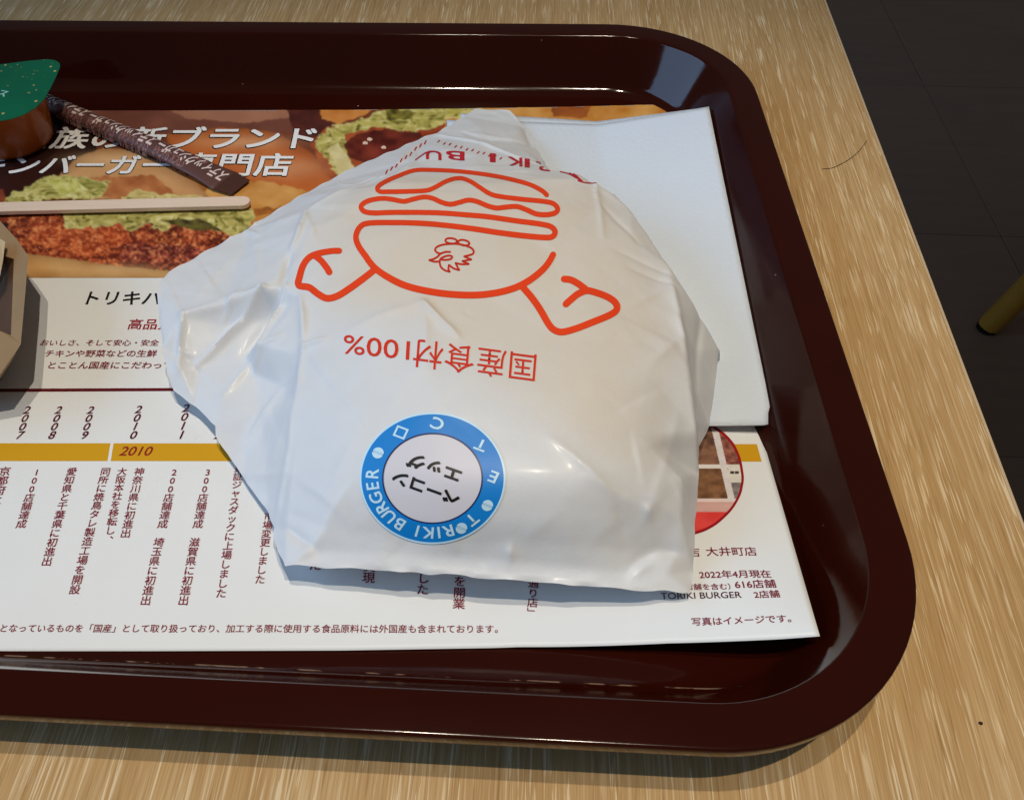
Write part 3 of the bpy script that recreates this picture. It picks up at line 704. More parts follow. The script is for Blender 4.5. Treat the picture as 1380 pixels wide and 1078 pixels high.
# how round the paper lies: over the bun it is taut and smooth, in the flaps it keeps its folds
def pxy(x, y, z):
    q = np.stack([x, y, z - CAM_H], -1) @ R.T
    return q[..., 0] / q[..., 2] * F_PX + CX, q[..., 1] / q[..., 2] * F_PX + CY
PXg, PYg = pxy(GX, GY, np.where(mask, soft, 10.0))
bunpoly = [(395, 470), (420, 330), (520, 250), (700, 240), (800, 260), (870, 350), (888, 470), (897, 720), (800, 745), (560, 735), (425, 700)]
bw = blur(inpoly(PXg, PYg, bunpoly).astype(float), 4.0)
GZ = crisp * (1 - bw) + soft * bw
# creases (pixel segments of the photo): height, half width in mm
CR = [
 ((246, 424), (244, 500), 0.9, 1.1), ((246, 424), (351, 388), 0.8, 2.0), ((351, 388), (268, 495), 1.3, 1.3), ((330, 480), (365, 415), -1.0, 2.2),
 ((384, 385), (350, 468), 1.5, 1.4), ((350, 468), (345, 507), 1.1, 1.2), ((352, 470), (378, 452), 0.7, 0.9), ((405, 400), (408, 470), 0.8, 1.2), ((408, 470), (437, 459), 0.8, 1.0),
 ((408, 470), (399, 540), 0.7, 1.1), ((399, 540), (384, 640), 0.6, 1.2), ((384, 640), (371, 708), 0.8, 1.4), ((243, 478), (262, 480), 0.5, 0.8),
 ((411, 287), (393, 340), 0.8, 1.2), ((393, 340), (378, 390), -0.9, 1.6), ((411, 287), (516, 237), 0.5, 1.0), ((352, 388), (372, 405), 0.8, 1.0),
 ((568, 410), (590, 430), 1.2, 1.3), ((590, 430), (616, 456), 0.9, 1.2), ((568, 410), (470, 448), 0.5, 2.4), ((568, 410), (575, 500), 0.6, 3.0), ((590, 470), (520, 555), 0.3, 5.0),
 ((740, 590), (832, 680), 0.5, 2.2), ((832, 680), (845, 730), -0.5, 2.5), ((870, 690), (880, 700), 1.0, 1.3), ((875, 697), (915, 560), 0.4, 2.6),
 ((850, 760), (890, 738), -0.9, 2.2), ((890, 738), (920, 742), -0.7, 1.6), ((850, 775), (880, 760), 0.5, 1.5), ((684, 745), (692, 748), 1.0, 1.5),
 ((830, 340), (905, 372), -0.4, 1.6), ((805, 270), (860, 330), -0.4, 1.4), ((846, 362), (908, 384), -0.4, 1.4), ((907, 386), (939, 583), 0.7, 1.0), ((934, 408), (938, 540), -0.7, 1.4),
 ((480, 590), (440, 690), 0.4, 4.0), ((300, 440), (320, 390), 0.5, 1.6), ((300, 540), (345, 470), 0.7, 1.8), ((330, 600), (380, 520), 0.6, 2.4), ((319, 632), (392, 636), 0.4, 1.8),
 ((375, 712), (430, 742), -0.7, 2.0), ((586, 182), (724, 221), 0.8, 1.0), ((560, 196), (523, 232), 0.7, 1.0), ((575, 192), (560, 218), -0.6, 1.0), ((560, 218), (532, 236), 0.5, 0.9),
 ((705, 172), (716, 200), -0.6, 1.2), ((770, 232), (800, 252), -0.8, 1.2), ((790, 240), (825, 246), 0.6, 1.0), ((470, 250), (440, 255), 0.4, 1.2), ((330, 312), (345, 318), 0.6, 1.0),
]
BV0 = None
def grid_z(x, y, Z=None):
    Z = GZ if Z is None else Z
    i = np.clip((x - gx0) / GS, 0, GX.shape[1] - 1.001); j = np.clip((y - gy0) / GS, 0, GX.shape[0] - 1.001)
    i0, j0 = np.floor(i).astype(int), np.floor(j).astype(int); a, b_ = i - i0, j - j0
    return (Z[j0, i0] * (1 - a) + Z[j0, i0 + 1] * a) * (1 - b_) + (Z[j0 + 1, i0] * (1 - a) + Z[j0 + 1, i0 + 1] * a) * b_
GZf = np.where(mask, GZ, mblur(GZ, 3.0))
def onwrap(px, py):
    zz = np.arange(55, 4, -0.25); p = un(px, py, zz); g = grid_z(p[:, 0], p[:, 1], GZf)
    k = np.argmax(p[:, 2] <= g); return p[k]
add = np.zeros(GX.shape)
for p0, p1, amp, wd in CR:
    a, b_ = onwrap(*p0), onwrap(*p1)
    wob = (fbm(GX / 15, GY / 15, 31, 3) - 0.5) * 2.0
    d, t = segdist(GX + wob, GY + wob[::-1, ::-1], a[0], a[1], b_[0], b_[1])
    add += (1.5 + 0.7 * (max(p0[0], p1[0]) < 445)) * amp * np.exp(-(np.sqrt(d * d + 0.04) - 0.2) / (0.62 * wd)) * (0.35 + 0.65 * np.sin(np.pi * np.clip(t * 0.9 + 0.05, 0, 1)))
rg_ = np.random.default_rng(12)
fx = [((246, 424), (226, 380)), ((246, 424), (330, 330)), ((300, 540), (246, 470)), ((345, 507), (400, 640)), ((380, 520), (330, 600)), ((408, 470), (480, 560)), ((394, 640), (480, 720)),
      ((480, 640), (430, 715)), ((700, 735), (760, 690)), ((790, 740), (850, 690)), ((870, 690), (780, 640)), ((850, 730), (900, 660)), ((560, 715), (520, 755)), ((640, 728), (655, 765)), ((900, 640), (930, 720)),
      ((870, 500), (922, 452)), ((840, 420), (907, 386)), ((820, 560), (900, 520)), ((430, 330), (411, 287)), ((470, 255), (420, 330)), ((600, 228), (640, 205)), ((690, 232), (722, 217)), ((450, 262), (380, 300)), ((300, 402), (262, 347)), ((351, 388), (345, 320))]
for p0, p1 in fx:
    a, b_ = onwrap(*p0), onwrap(*p1); d, t = segdist(GX, GY, a[0], a[1], b_[0], b_[1])
    sg = ((GX - a[0]) * (b_[1] - a[1]) - (GY - a[1]) * (b_[0] - a[0])) > 0            # a fold: one side falls off faster than the other
    add += rg_.choice([0.45, 0.45, -0.35]) * np.exp(-d / np.where(sg, 0.5, 2.2)) * np.sin(np.pi * np.clip(t * 0.92 + 0.04, 0, 1))
rid = lambda s, seed: 1 - np.abs(2 * fbm(GX / s, GY / s, seed, 3) - 1)
crum = (rid(34, 11) ** 2 - 0.6) * 0.45 + (rid(13, 21) ** 2 - 0.6) * 0.12
def facets(space, seed):
    rg = np.random.default_rng(seed); W_, H_ = gx[-1] - gx[0] + 30, gy[-1] - gy[0] + 30
    n = int(W_ * H_ / space ** 2); P = np.c_[gx[0] - 15 + W_ * rg.random(n), gy[0] - 15 + H_ * rg.random(n)]
    fv, _, ft, *_ = delaunay_2d_cdt([Vector(p) for p in P], [], [], 0, 1e-4); fv = np.array([tuple(q) for q in fv]); hz = rg.random(len(fv)) - 0.5
    Z = np.zeros(GX.shape)
    for f in ft:
        a, b_, c = fv[list(f)]; lo, hi = np.minimum(np.minimum(a, b_), c), np.maximum(np.maximum(a, b_), c)
        sl = (slice(max(0, int((lo[1] - gy0) / GS)), max(0, int((hi[1] - gy0) / GS) + 2)), slice(max(0, int((lo[0] - gx0) / GS)), max(0, int((hi[0] - gx0) / GS) + 2)))
        x, y = GX[sl], GY[sl]; det = (b_[1] - c[1]) * (a[0] - c[0]) + (c[0] - b_[0]) * (a[1] - c[1])
        if x.size == 0 or abs(det) < 1e-9: continue
        l0 = ((b_[1] - c[1]) * (x - c[0]) + (c[0] - b_[0]) * (y - c[1])) / det; l1 = ((c[1] - a[1]) * (x - c[0]) + (a[0] - c[0]) * (y - c[1])) / det
        m = (l0 >= -1e-6) & (l1 >= -1e-6) & (l0 + l1 <= 1 + 1e-6)
        Z[sl][m] = (l0 * hz[f[0]] + l1 * hz[f[1]] + (1 - l0 - l1) * hz[f[2]])[m]
    return Z
crum = crum + facets(17, 3) * 1.5 + facets(8, 8) * 0.45
edged = blur(mask.astype(float), 3.0)
add += crum * (1.0 - 0.55 * bw) * np.clip(edged * 2 - 1, 0, 1)
GZf = GZf + blur(add, 0.32)
# mesh
ol = []
for i in range(len(outline)):
    a, b_ = outline[i], outline[(i + 1) % len(outline)]; n = max(1, int(np.hypot(*(b_ - a)[:2]) / 0.9))
    for k in range(n):
        ol.append(a + (b_ - a) * k / n)
ol = np.array(ol)
jit = np.c_[(vnoise(np.arange(len(ol)) / 4.0, np.zeros(len(ol)), 3) - 0.5) * 0.5, (vnoise(np.arange(len(ol)) / 4.0, np.ones(len(ol)) * 7, 4) - 0.5) * 0.5]
ol[:, :2] += jit
inside = inpoly(GX, GY, [tuple(q[:2]) for q in ol])
dmin = np.full(GX.shape, 99.0)
for i in range(0, len(ol)):
    a, b_ = ol[i], ol[(i + 1) % len(ol)]
    i0, i1 = int((min(a[0], b_[0]) - 3 - gx0) / GS), int((max(a[0], b_[0]) + 3 - gx0) / GS) + 1
    j0, j1 = int((min(a[1], b_[1]) - 3 - gy0) / GS), int((max(a[1], b_[1]) + 3 - gy0) / GS) + 1
    sl = (slice(max(j0, 0), j1), slice(max(i0, 0), i1))
    dmin[sl] = np.minimum(dmin[sl], segdist(GX[sl], GY[sl], a[0], a[1], b_[0], b_[1])[0])
sel = inside & (dmin > 0.45)
ipx, ipy = GX[sel], GY[sel]
pts = [Vector((q[0], q[1])) for q in ol] + [Vector((x, y)) for x, y in zip(ipx, ipy)]
wv, we, wf, *_ = delaunay_2d_cdt(pts, [(i, (i + 1) % len(ol)) for i in range(len(ol))], [], 1, 1e-5)
wxy = np.array([tuple(q) for q in wv])
wz = grid_z(wxy[:, 0], wxy[:, 1], GZf)
# exact heights on the rim, blended inwards
key = {(round(float(q[0]), 3), round(float(q[1]), 3)): q[2] for q in ol}
rim = [i for i, q in enumerate(wxy) if (round(float(q[0]), 3), round(float(q[1]), 3)) in key]
for i in rim: wz[i] = key[(round(float(wxy[i, 0]), 3), round(float(wxy[i, 1]), 3))] + 0.25 * math.sin(wxy[i, 0] * 0.5 + wxy[i, 1] * 0.37)
WV = np.c_[wxy, wz]; WF = [tuple(f) for f in wf]
bvh = BVHTree.FromPolygons([Vector(q) for q in WV], WF)
# underside: the rim turns back under itself down to the parcel's base
rimset = {}
for i in rim: rimset[(round(float(wxy[i, 0]), 3), round(float(wxy[i, 1]), 3))] = i
order = [rimset[(round(float(q[0]), 3), round(float(q[1]), 3))] for q in ol if (round(float(q[0]), 3), round(float(q[1]), 3)) in rimset]
cen = np.array([0.0, 172.0])
nb = len(WV); r1, r2 = [], []
for i in order:
    q = WV[i]; dirv = cen - q[:2]; L = np.linalg.norm(dirv); dirv /= L
    r1.append((*(q[:2] + dirv * 2.0), max(q[2] - 0.5, 6.1))); r2.append((*(q[:2] + dirv * min(16, 0.45 * L)), 6.0))
VALL = np.r_[WV, np.array(r1), np.array(r2)]; nr = len(order); FALL = list(WF)
for k in range(nr):
    k2 = (k + 1) % nr
    FALL.append((order[k2], order[k], nb + k, nb + k2)); FALL.append((nb + k2, nb + k, nb + nr + k, nb + nr + k2))
FALL.append(tuple(nb + nr + k for k in range(nr)))
def wrapmat():
    m = NT('waxed_wrapping_paper'); v = m.coord()
    at = m.n('ShaderNodeAttribute'); at.attribute_name = 'bun'
    nz_ = m.noise(v, 45, 5, 0.6); gr = m.noise(v, 140, 4, 0.6)
    fac = m.n('ShaderNodeMath', operation='MULTIPLY'); m.l(at.outputs['Fac'], fac.inputs[0]); m.l(m.ramp(nz_, [(0.25, 0.65), (0.7, 1.0)]), fac.inputs[1])
    white = m.mix(gr, s2l((206, 208, 213)), s2l((214, 216, 220)))
    c = m.mix(fac.outputs[0], white, s2l((210, 200, 187)))
    m.l(c, m.b.inputs['Base Color'])
    m.set(Roughness=0.46); m.b.inputs['Specular IOR Level'].default_value = 0.35
    m.b.inputs['Coat Weight'].default_value = 0.05; m.b.inputs['Coat Roughness'].default_value = 0.14
    m.b.inputs['Sheen Weight'].default_value = 0.0
    m.bump(m.noise(v, 170, 5, 0.65), 0.2, 0.0007); return m.m
M_WRAP = wrapmat()
wrap = sharp(obj('wrapped_burger', VALL, FALL, M_WRAP), 75)
bpx, bpy_ = pxy(VALL[:, 0], VALL[:, 1], VALL[:, 2])
warm = [(420, 300), (520, 240), (700, 235), (800, 250), (880, 350), (905, 470), (880, 560), (870, 660), (820, 640), (740, 570), (640, 500), (560, 430), (440, 420)]
bx = inpoly(GX, GY, [tuple(onwrap(*q)[:2]) for q in warm]).astype(float); bx = blur(bx, 7.0)
at = wrap.data.attributes.new('bun', 'FLOAT', 'POINT')
at.data.foreach_set('value', np.clip(grid_z(VALL[:, 0], VALL[:, 1], bx), 0, 1).astype(np.float32))
tag(wrap, 'burger wrapped in white waxed paper with red burger drawing and round blue sticker', 'wrapped burger')

CAMV = Vector((0, 0, CAM_H))
def cast(px, py, off):
    d = Vector(np.array([(px - CX) / F_PX, (py - CY) / F_PX, 1.0]) @ R).normalized()
    h, nn, _, _ = bvh.ray_cast(CAMV, d)
    if h is None: return None
    if nn.dot(d) > 0: nn = -nn
    nn = (nn * 0.5 - d * 0.5).normalized()
    return h + nn * off
def drape(name, P2, faces, mat, parent, off=0.14, smooth=True, zmin=0):
    P = [cast(q[0], q[1], off + (q[2] * LIFT if len(q) > 2 else 0)) for q in P2]
    if zmin: P = [q if q is not None and q.z > zmin else None for q in P]
    okv = {}; V = []
    for i, q in enumerate(P):
        if q is not None: okv[i] = len(V); V.append(tuple(q))
    Fc = []
    for f in faces:
        if all(i in okv for i in f):
            qq = [np.array(V[okv[i]]) for i in f]
            if max(np.linalg.norm(qq[i] - qq[i - 1]) for i in range(len(qq))) < 9: Fc.append(tuple(okv[i] for i in f))
    return obj(name, V, Fc, mat, parent, smooth)
def ribbon(pts, wd, step=2.0):
    """pixel polyline -> ribbon of verts, faces with round ends; wd(px,py) full width in pixels"""
    c = catmull(pts, step); V = []; Fc = []; t = np.gradient(c, axis=0); t /= np.maximum(np.hypot(t[:, 0], t[:, 1]), 1e-6)[:, None]
    for p, d in zip(c, t):
        h = wd(*p) / 2; nrm = np.array([-d[1], d[0]])
        V += [p + nrm * h, p + nrm * h * 0.33, p - nrm * h * 0.33, p - nrm * h]
    for i in range(len(c) - 1):
        for k in range(3): Fc.append((4 * i + k, 4 * i + k + 1, 4 * i + 5 + k, 4 * i + 4 + k))
    for e in (0, -1):
        b0 = len(V); V.append(c[e]); h = wd(*c[e]) / 2
        for k in range(11): V.append(c[e] + h * np.array([math.cos(k * math.pi / 5), math.sin(k * math.pi / 5)]))
        Fc += [(b0, b0 + 1 + k, b0 + 2 + k) for k in range(10)]
    return V, Fc
K1 = lambda pts: [(360 + x * 0.3916, 130 + y * 0.3916) for x, y in pts]
LW = lambda x, y: 5.4 + 3.7 * min(1, max(0, (y - 230) / 150))
L1 = K1([(962, 340), (945, 325), (900, 303), (820, 282), (740, 268), (650, 258), (560, 254), (505, 256), (450, 275), (400, 298), (379, 316), (387, 328), (420, 329), (480, 328), (545, 325), (575, 315), (610, 296), (640, 285), (670, 283), (700, 294), (730, 313), (765, 335), (800, 345), (880, 355), (950, 362), (985, 370), (1000, 388), (990, 402), (960, 408), (925, 405), (895, 392), (860, 380), (820, 382), (790, 385), (760, 378), (720, 362), (690, 358), (660, 366), (630, 372), (600, 365), (570, 352), (540, 347), (500, 355), (470, 362), (430, 355), (395, 352), (355, 358), (330, 370), (323, 382), (335, 397), (370, 402), (430, 400), (520, 400), (600, 402), (680, 408), (760, 415), (850, 428), (940, 440), (978, 450), (991, 468), (980, 484), (950, 486), (880, 480), (800, 470), (700, 455), (600, 443), (520, 437), (440, 435), (350, 437), (320, 450), (306, 480), (312, 510), (335, 545), (370, 590), (420, 625), (480, 653), (560, 672), (640, 682), (720, 684), (790, 676), (850, 660), (900, 635), (945, 600), (970, 570), (984, 545)])
L2 = K1([(372, 595), (330, 628), (280, 664), (240, 688), (205, 695), (175, 680), (145, 658), (109, 650), (112, 620), (125, 580), (147, 553), (180, 540), (220, 533), (248, 532)])
L3 = K1([(162, 548), (185, 565), (205, 590), (214, 605)])
L4 = K1([(878, 655), (910, 692), (940, 735), (968, 783), (988, 804), (1015, 811), (1060, 800), (1120, 777), (1180, 752), (1203, 733), (1198, 710), (1170, 690), (1130, 675), (1100, 669), (1070, 680), (1045, 700), (1028, 715)])
L5 = K1([(1097, 665), (1070, 645), (1045, 632), (1022, 629)])
M_OR = simple('orange_ink', ORANGE, 0.42, 0.35, noise=0.06, nscale=300)
V, Fc = [], []
def addrib(pts, wd, step=2.0):
    v, f = ribbon(pts, wd, step); b0 = len(V); V.extend(v); Fc.extend([tuple(i + b0 for i in q) for q in f])
for L in (L1, L2, L3, L4, L5): addrib(L, LW)
drape('logo_print', V, Fc, M_OR, wrap)
# rooster emblem on the bun
K2 = lambda pts: [(570 + x * 0.05797, 310 + y * 0.05797) for x, y in pts]
V, Fc = [], []; wr = lambda x, y: 2.5
def ell(cx, cy, rx, ry, rot=0, n=14):
    r = math.radians(rot); return [(cx + rx * math.cos(a) * math.cos(r) - ry * math.sin(a) * math.sin(r), cy + rx * math.cos(a) * math.sin(r) + ry * math.sin(a) * math.cos(r)) for a in np.linspace(0, 2 * math.pi, n)]
addrib(K2(ell(655, 258, 140, 62, 6)), wr, 1.2); addrib(K2(ell(945, 300, 135, 62, 10)), wr, 1.2)
addrib(K2([(630, 515), (520, 515), (410, 550), (330, 530), (280, 465), (320, 400), (440, 352), (600, 330), (800, 330), (1000, 372), (1130, 430), (1180, 510), (1140, 570), (960, 618)]), wr, 1.2)
addrib(K2([(410, 550), (330, 630), (240, 680), (150, 705)]), wr, 1.2); addrib(K2([(150, 705), (260, 740), (390, 735)]), wr, 1.2)
addrib(K2([(960, 620), (1120, 690)]), wr, 1.2); addrib(K2([(1120, 690), (920, 728)]), wr, 1.2); addrib(K2([(920, 728), (1060, 795)]), wr, 1.2)
addrib(K2([(1060, 795), (900, 800), (760, 775)]), wr, 1.2); addrib(K2([(760, 775), (800, 860), (840, 935)]), wr, 1.2)
addrib(K2([(840, 935), (720, 900), (605, 820)]), wr, 1.2); addrib(K2([(605, 820), (590, 900), (620, 975)]), wr, 1.2)
addrib(K2([(620, 975), (500, 935), (410, 850), (395, 700), (480, 630), (600, 600), (680, 625), (640, 680), (520, 700), (400, 690)]), wr, 1.2)
drape('rooster_print', V, Fc, simple('red_ink', (196, 44, 22), 0.42, 0.35), wrap)
def wtext(body, p0, U, Vv, mat, bold, name='lettering', sub=0.14, off=0.14, parent=None):
    """text on the wrapper: pixel origin, pixel vectors of one em along the line and upwards"""
    vs, fs = tmesh(body, bold, sub)
    P2 = [(*(np.array(p0) + x / EM * np.array(U) + (y - KBOT) / EM * np.array(Vv)), l_) for x, y, l_ in vs]
    return drape(name, P2, fs, mat, parent or wrap, off)
M_RT = simple('red_lettering_ink', (206, 52, 34), 0.42, 0.35)
# reads upside down: starts at the right
wtext('国産食材', (727, 478.5), (-42.5, -5.6), (-3.2, 41), M_RT, 0.0)
wtext('100%', (562, 458.5), (-45.5, -4.6), (-2.0, 36), M_RT, 0.004)
M_RT2 = simple('dark_red_lettering_ink', (184, 36, 48), 0.42, 0.35)
for ch, x, y, ww, hh in (('R', 741, 231.5, 19, -12), ('I', 714, 226.5, 7, -12), ('K', 704, 225, 20, -12), ('I', 668, 219.5, 8, -12), ('B', 626, 217, 25, -12), ('U', 595, 216.5, 21, -12)):
    vs, fs = tmesh(ch, 0.02, 0.15); lo, hi = vs.min(0), vs.max(0)
    drape('lettering', [(x - (a - lo[0]) / (hi[0] - lo[0]) * ww, y - 0.08 * (a - lo[0]) / (hi[0] - lo[0]) * ww + hh * (1 - (b_ - lo[1]) / (hi[1] - lo[1])), l_) for a, b_, l_ in vs], fs, M_RT2, wrap, zmin=17)
for pts, wd_ in (([(806, 233), (799, 234), (797, 240), (800, 245), (806, 242)], 1.8), ([(779, 244), (792, 247), (812, 246)], 1.6), ([(746, 229), (758, 231), (768, 234), (777, 239)], 4.2), ([(777, 239), (784, 245)], 3.0), ([(560, 216), (568, 210), (574, 206)], 1.6)):
    V, Fc = [], []; addrib(pts, lambda x, y: wd_, 1.2); drape('name_print', V, Fc, M_RT2, wrap)
for kind in (0, 1):
    V, Fc = [], []
    for k in range(9 + 3 * kind):
        if kind == 0: x = 520 + k * 6.5; y = 234 - k * 5.2 + (k % 3); addrib([(x, y), (x + 2.2, y - 4.0)], lambda a, b_: 1.8, 1.2)
        else: x = 590 + k * 7.6; y = 192 + k * 2.0 + (k % 2); addrib([(x, y), (x + 2.5, y - 2.2)], lambda a, b_: 1.5, 1.2)
    o = drape('small_print', V, Fc, M_RT2, wrap); o['kind'] = 'stuff'

# ---- round sticker
SCX, SCY, SRX, SRY, SROT = 583.0, 644.5, 98.5, 88.5, math.radians(203)
def sp(a, b_): return (SCX + SRX * a, SCY + SRY * b_)           # unit disc in picture orientation, b downwards
def disc(r0, r1, n=96, m=8):
    V = []; Fc = []
    for j in range(m + 1):
        r = r0 + (r1 - r0) * j / m
        for k in range(n): V.append(sp(r * math.cos(2 * math.pi * k / n), r * math.sin(2 * math.pi * k / n)))
    for j in range(m):
        for k in range(n): Fc.append((j * n + k, j * n + (k + 1) % n, (j + 1) * n + (k + 1) % n, (j + 1) * n + k))
    return V, Fc
M_SW = simple('sticker_white', (206, 204, 214), 0.45, 0.4); M_SB = simple('sticker_blue', (0, 124, 206), 0.45, 0.4); M_SN = simple('sticker_navy', (28, 40, 96), 0.4)
M_SL = simple('sticker_pale_blue', (190, 224, 244), 0.4)
stk = drape('sticker', *disc(0.0, 1.0, 96, 22), M_SW, wrap, 0.16)
stk['label'] = 'round blue and white sticker on the front of the wrapper'
drape('sticker_rim', *disc(0.972, 1.0, 96, 3), M_SL, stk, 0.24)
drape('blue_ring', *disc(0.690, 0.972, 120, 8), M_SB, stk, 0.24)
drape('ring_line', *disc(0.668, 0.69, 120, 2), M_SN, stk, 0.27)
V, Fc = [], []; Vb, Fb = [], []
def glyph(ch, ang_c, size, rad, rot, wide=1.0, bold=0.012):
    vs, fs = tmesh(ch, bold, 0.2); ls = vs[:, 2]; vs = vs[:, :2]; vs = (vs - (vs.min(0) + vs.max(0)) / 2) * size * np.array([wide, 1])
    c, s = math.cos(rot), math.sin(rot); bx_, by_ = rad * math.cos(ang_c), rad * math.sin(ang_c); b0 = len(V)
    for (x, y), l_ in zip(vs, ls):                # local x right, y up -> picture with y down
        V.append((*sp(bx_ + x * c + y * s, by_ + x * s - y * c), l_))
    Fc.extend([tuple(i + b0 for i in f) for f in fs])
def spx(px, py):                   # pixel of the sticker crop -> unit disc polar
    a = ((480 + px * 0.17634) - SCX) / SRX, ((550 + py * 0.17634) - SCY) / SRY
    return math.atan2(a[1], a[0]), math.hypot(*a)
for ch, x, y in (('T', 915, 878), ('R', 705, 942), ('I', 634, 955), ('K', 548, 960), ('I', 462, 955), ('B', 318, 900), ('U', 238, 838), ('R', 172, 770), ('G', 138, 690), ('E', 115, 595), ('R', 118, 498)):
    a, r = spx(x, y); glyph(ch, a, 0.245, 0.825, a + math.pi / 2, 1.05, 0.02)
for ch, x, y in (('C', 620, 130), ('T', 930, 300), ('E', 1045, 525)):
    a, r = spx(x, y); glyph(ch, a, 0.245, 0.83, SROT, 1.1, 0.022)
# the open square
a, r = spx(342, 187); bx_, by_ = r * math.cos(a), r * math.sin(a); b0 = len(V)
for h in (0.085, 0.058):
    for dx, dy in ((-1, -1), (1, -1), (1, 1), (-1, 1)):
        q = SROT; V.append(sp(bx_ + h * (dx * math.cos(q) - dy * math.sin(q)), by_ + h * (dx * math.sin(q) + dy * math.cos(q))))
Fc.extend([(b0 + k, b0 + (k + 1) % 4, b0 + 4 + (k + 1) % 4, b0 + 4 + k) for k in range(4)])
# little buns: two half discs with a filling line
for x, y in ((168, 343), (1003, 742), (805, 915)):
    a, r = spx(x, y); cx_, cy_ = r * math.cos(a), r * math.sin(a); q = SROT
    for s0 in (0, math.pi):
        b0 = len(V)
        for k in range(11):
            t = s0 + 0.15 + (math.pi - 0.3) * k / 10; dx, dy = 0.078 * math.cos(t), 0.085 * math.sin(t)
            V.append(sp(cx_ + dx * math.cos(q) - dy * math.sin(q), cy_ + dx * math.sin(q) + dy * math.cos(q)))
        Fc.append(tuple(range(b0, b0 + 11)))
    b0 = len(V)
    for dx, dy in ((-0.07, -0.008), (0.07, -0.008), (0.07, 0.008), (-0.07, 0.008)):
        V.append(sp(cx_ + dx * math.cos(q) - dy * math.sin(q), cy_ + dx * math.sin(q) + dy * math.cos(q)))
    Fc.append((b0, b0 + 1, b0 + 2, b0 + 3))
drape('lettering', V, Fc, M_SL, stk, 0.32)
SP2 = lambda x, y: (480 + x * 0.17634, 550 + y * 0.17634)
em = lambda x0, y0, x1, y1, n: ((x1 - x0) / n * 0.17634, (y1 - y0) / n * 0.17634)
U2 = em(790, 690, 275, 505, 4); wtext('ベーコン', SP2(806, 652), U2, (-6.2, 20), simple('black_ink', (10, 10, 12), 0.45), 0.042, 'lettering', 0.2, 0.30, stk)
U3 = em(815, 520, 400, 375, 3); wtext('エッグ', SP2(822, 478), U3, (-6.2, 20), simple('black_ink', (10, 10, 12), 0.45), 0.042, 'lettering', 0.2, 0.30, stk)

# ------------------------------------------------------------------ sugar stick
def stickmat():
    return simple('brown_sugar_paper', (92, 60, 56), 0.5, 0.35, noise=0.2, nscale=120)
M_STICK = stickmat(); M_STICKD = simple('brown_crimp', (74, 44, 36), 0.45, noise=0.2, nscale=120)
sa = un(40, 128, 7.0)[:2]; sb = un(303, 240, 6.0)[:2]
sd = sb - sa; SLn = np.linalg.norm(sd); sd /= SLn; sn = np.array([-sd[1], sd[0]])
V = []; Fc = []; nseg, nk = 40, 20
for i in range(nseg + 1):
    t = i / nseg; fl = max(0, (t - 0.62) / 0.38) ** 1.6
    hw = 4.2 + 2.2 * fl + 0.12 * math.sin(t * 40); hh = 2.1 * (1 - fl) + 0.45
    c = sa + sd * SLn * t; zc_ = 3.2 + hh + 0.9
    for k in range(nk):
        a = 2 * math.pi * k / nk
        V.append((*(c + sn * hw * math.cos(a)), zc_ + hh * math.sin(a) * (1 + 0.05 * math.sin(7 * t * 6 + k))))
for i in range(nseg):
    for k in range(nk): Fc.append((i * nk + k, i * nk + (k + 1) % nk, (i + 1) * nk + (k + 1) % nk, (i + 1) * nk + k))
Fc.append(tuple(range(nk - 1, -1, -1))); Fc.append(tuple(range(nseg * nk, nseg * nk + nk)))
stick = obj('sugar_stick', V, Fc, M_STICK)
tag(stick, 'brown paper sugar stick with white lettering lying across the placemat photo', 'sugar packet')
sbvh = BVHTree.FromPolygons([Vector(q) for q in V], Fc)
def crimp(t0, t1, h0, h1):
    P = []
    for t, h in ((t0, h0), (t1, h1)):
        c = sa + sd * t
        P += [(*(c - sn * h), 4.3), (*(c + sn * h), 4.3), (*(c + sn * h), 4.8), (*(c - sn * h), 4.8)]
    return P, [(0, 1, 2, 3), (7, 6, 5, 4), (0, 4, 5, 1), (1, 5, 6, 2), (2, 6, 7, 3), (3, 7, 4, 0)]
v, f = crimp(SLn - 0.5, SLn + 7.5, 6.3, 5.2); obj('crimped_end', v, f, M_STICKD, stick, smooth=False)
def stext(body, s0, s1, off_w, srgb, hk, bold, flip=True):
    vs, fs = tmesh(body, bold, 0.25); wid = vs[:, 0].max(); k = (s1 - s0) / wid; P = []
    for x, y, l_ in vs:
        s = s1 - x * k; wq = off_w - (y - 0.35) * k * hk
        c = sa + sd * s + sn * wq
        h = sbvh.ray_cast(Vector((c[0], c[1], 40)), Vector((0, 0, -1)))[0]
        P.append((c[0], c[1], (h.z if h is not None else 4.5) + 0.08 + l_ * LIFT))
    obj('lettering', P, fs, ink(srgb), stick, smooth=False)
for s0, s1 in ((1.5, 0.325 * SLn), (0.34 * SLn, 0.675 * SLn), (0.69 * SLn, SLn - 0.6)):
    stext('スティックシュガー', s0, s1, 0.9, (226, 206, 204), 1.9, 0.03)
for wq, b0 in ((-2.6, 0.0), (3.9, 6.0)):
    s = b0
    while s < SLn - 17:
        stext('STICK SUGAR', s + 1, s + 17, wq, (146, 104, 100), 2.0, 0.02); s += 18.5

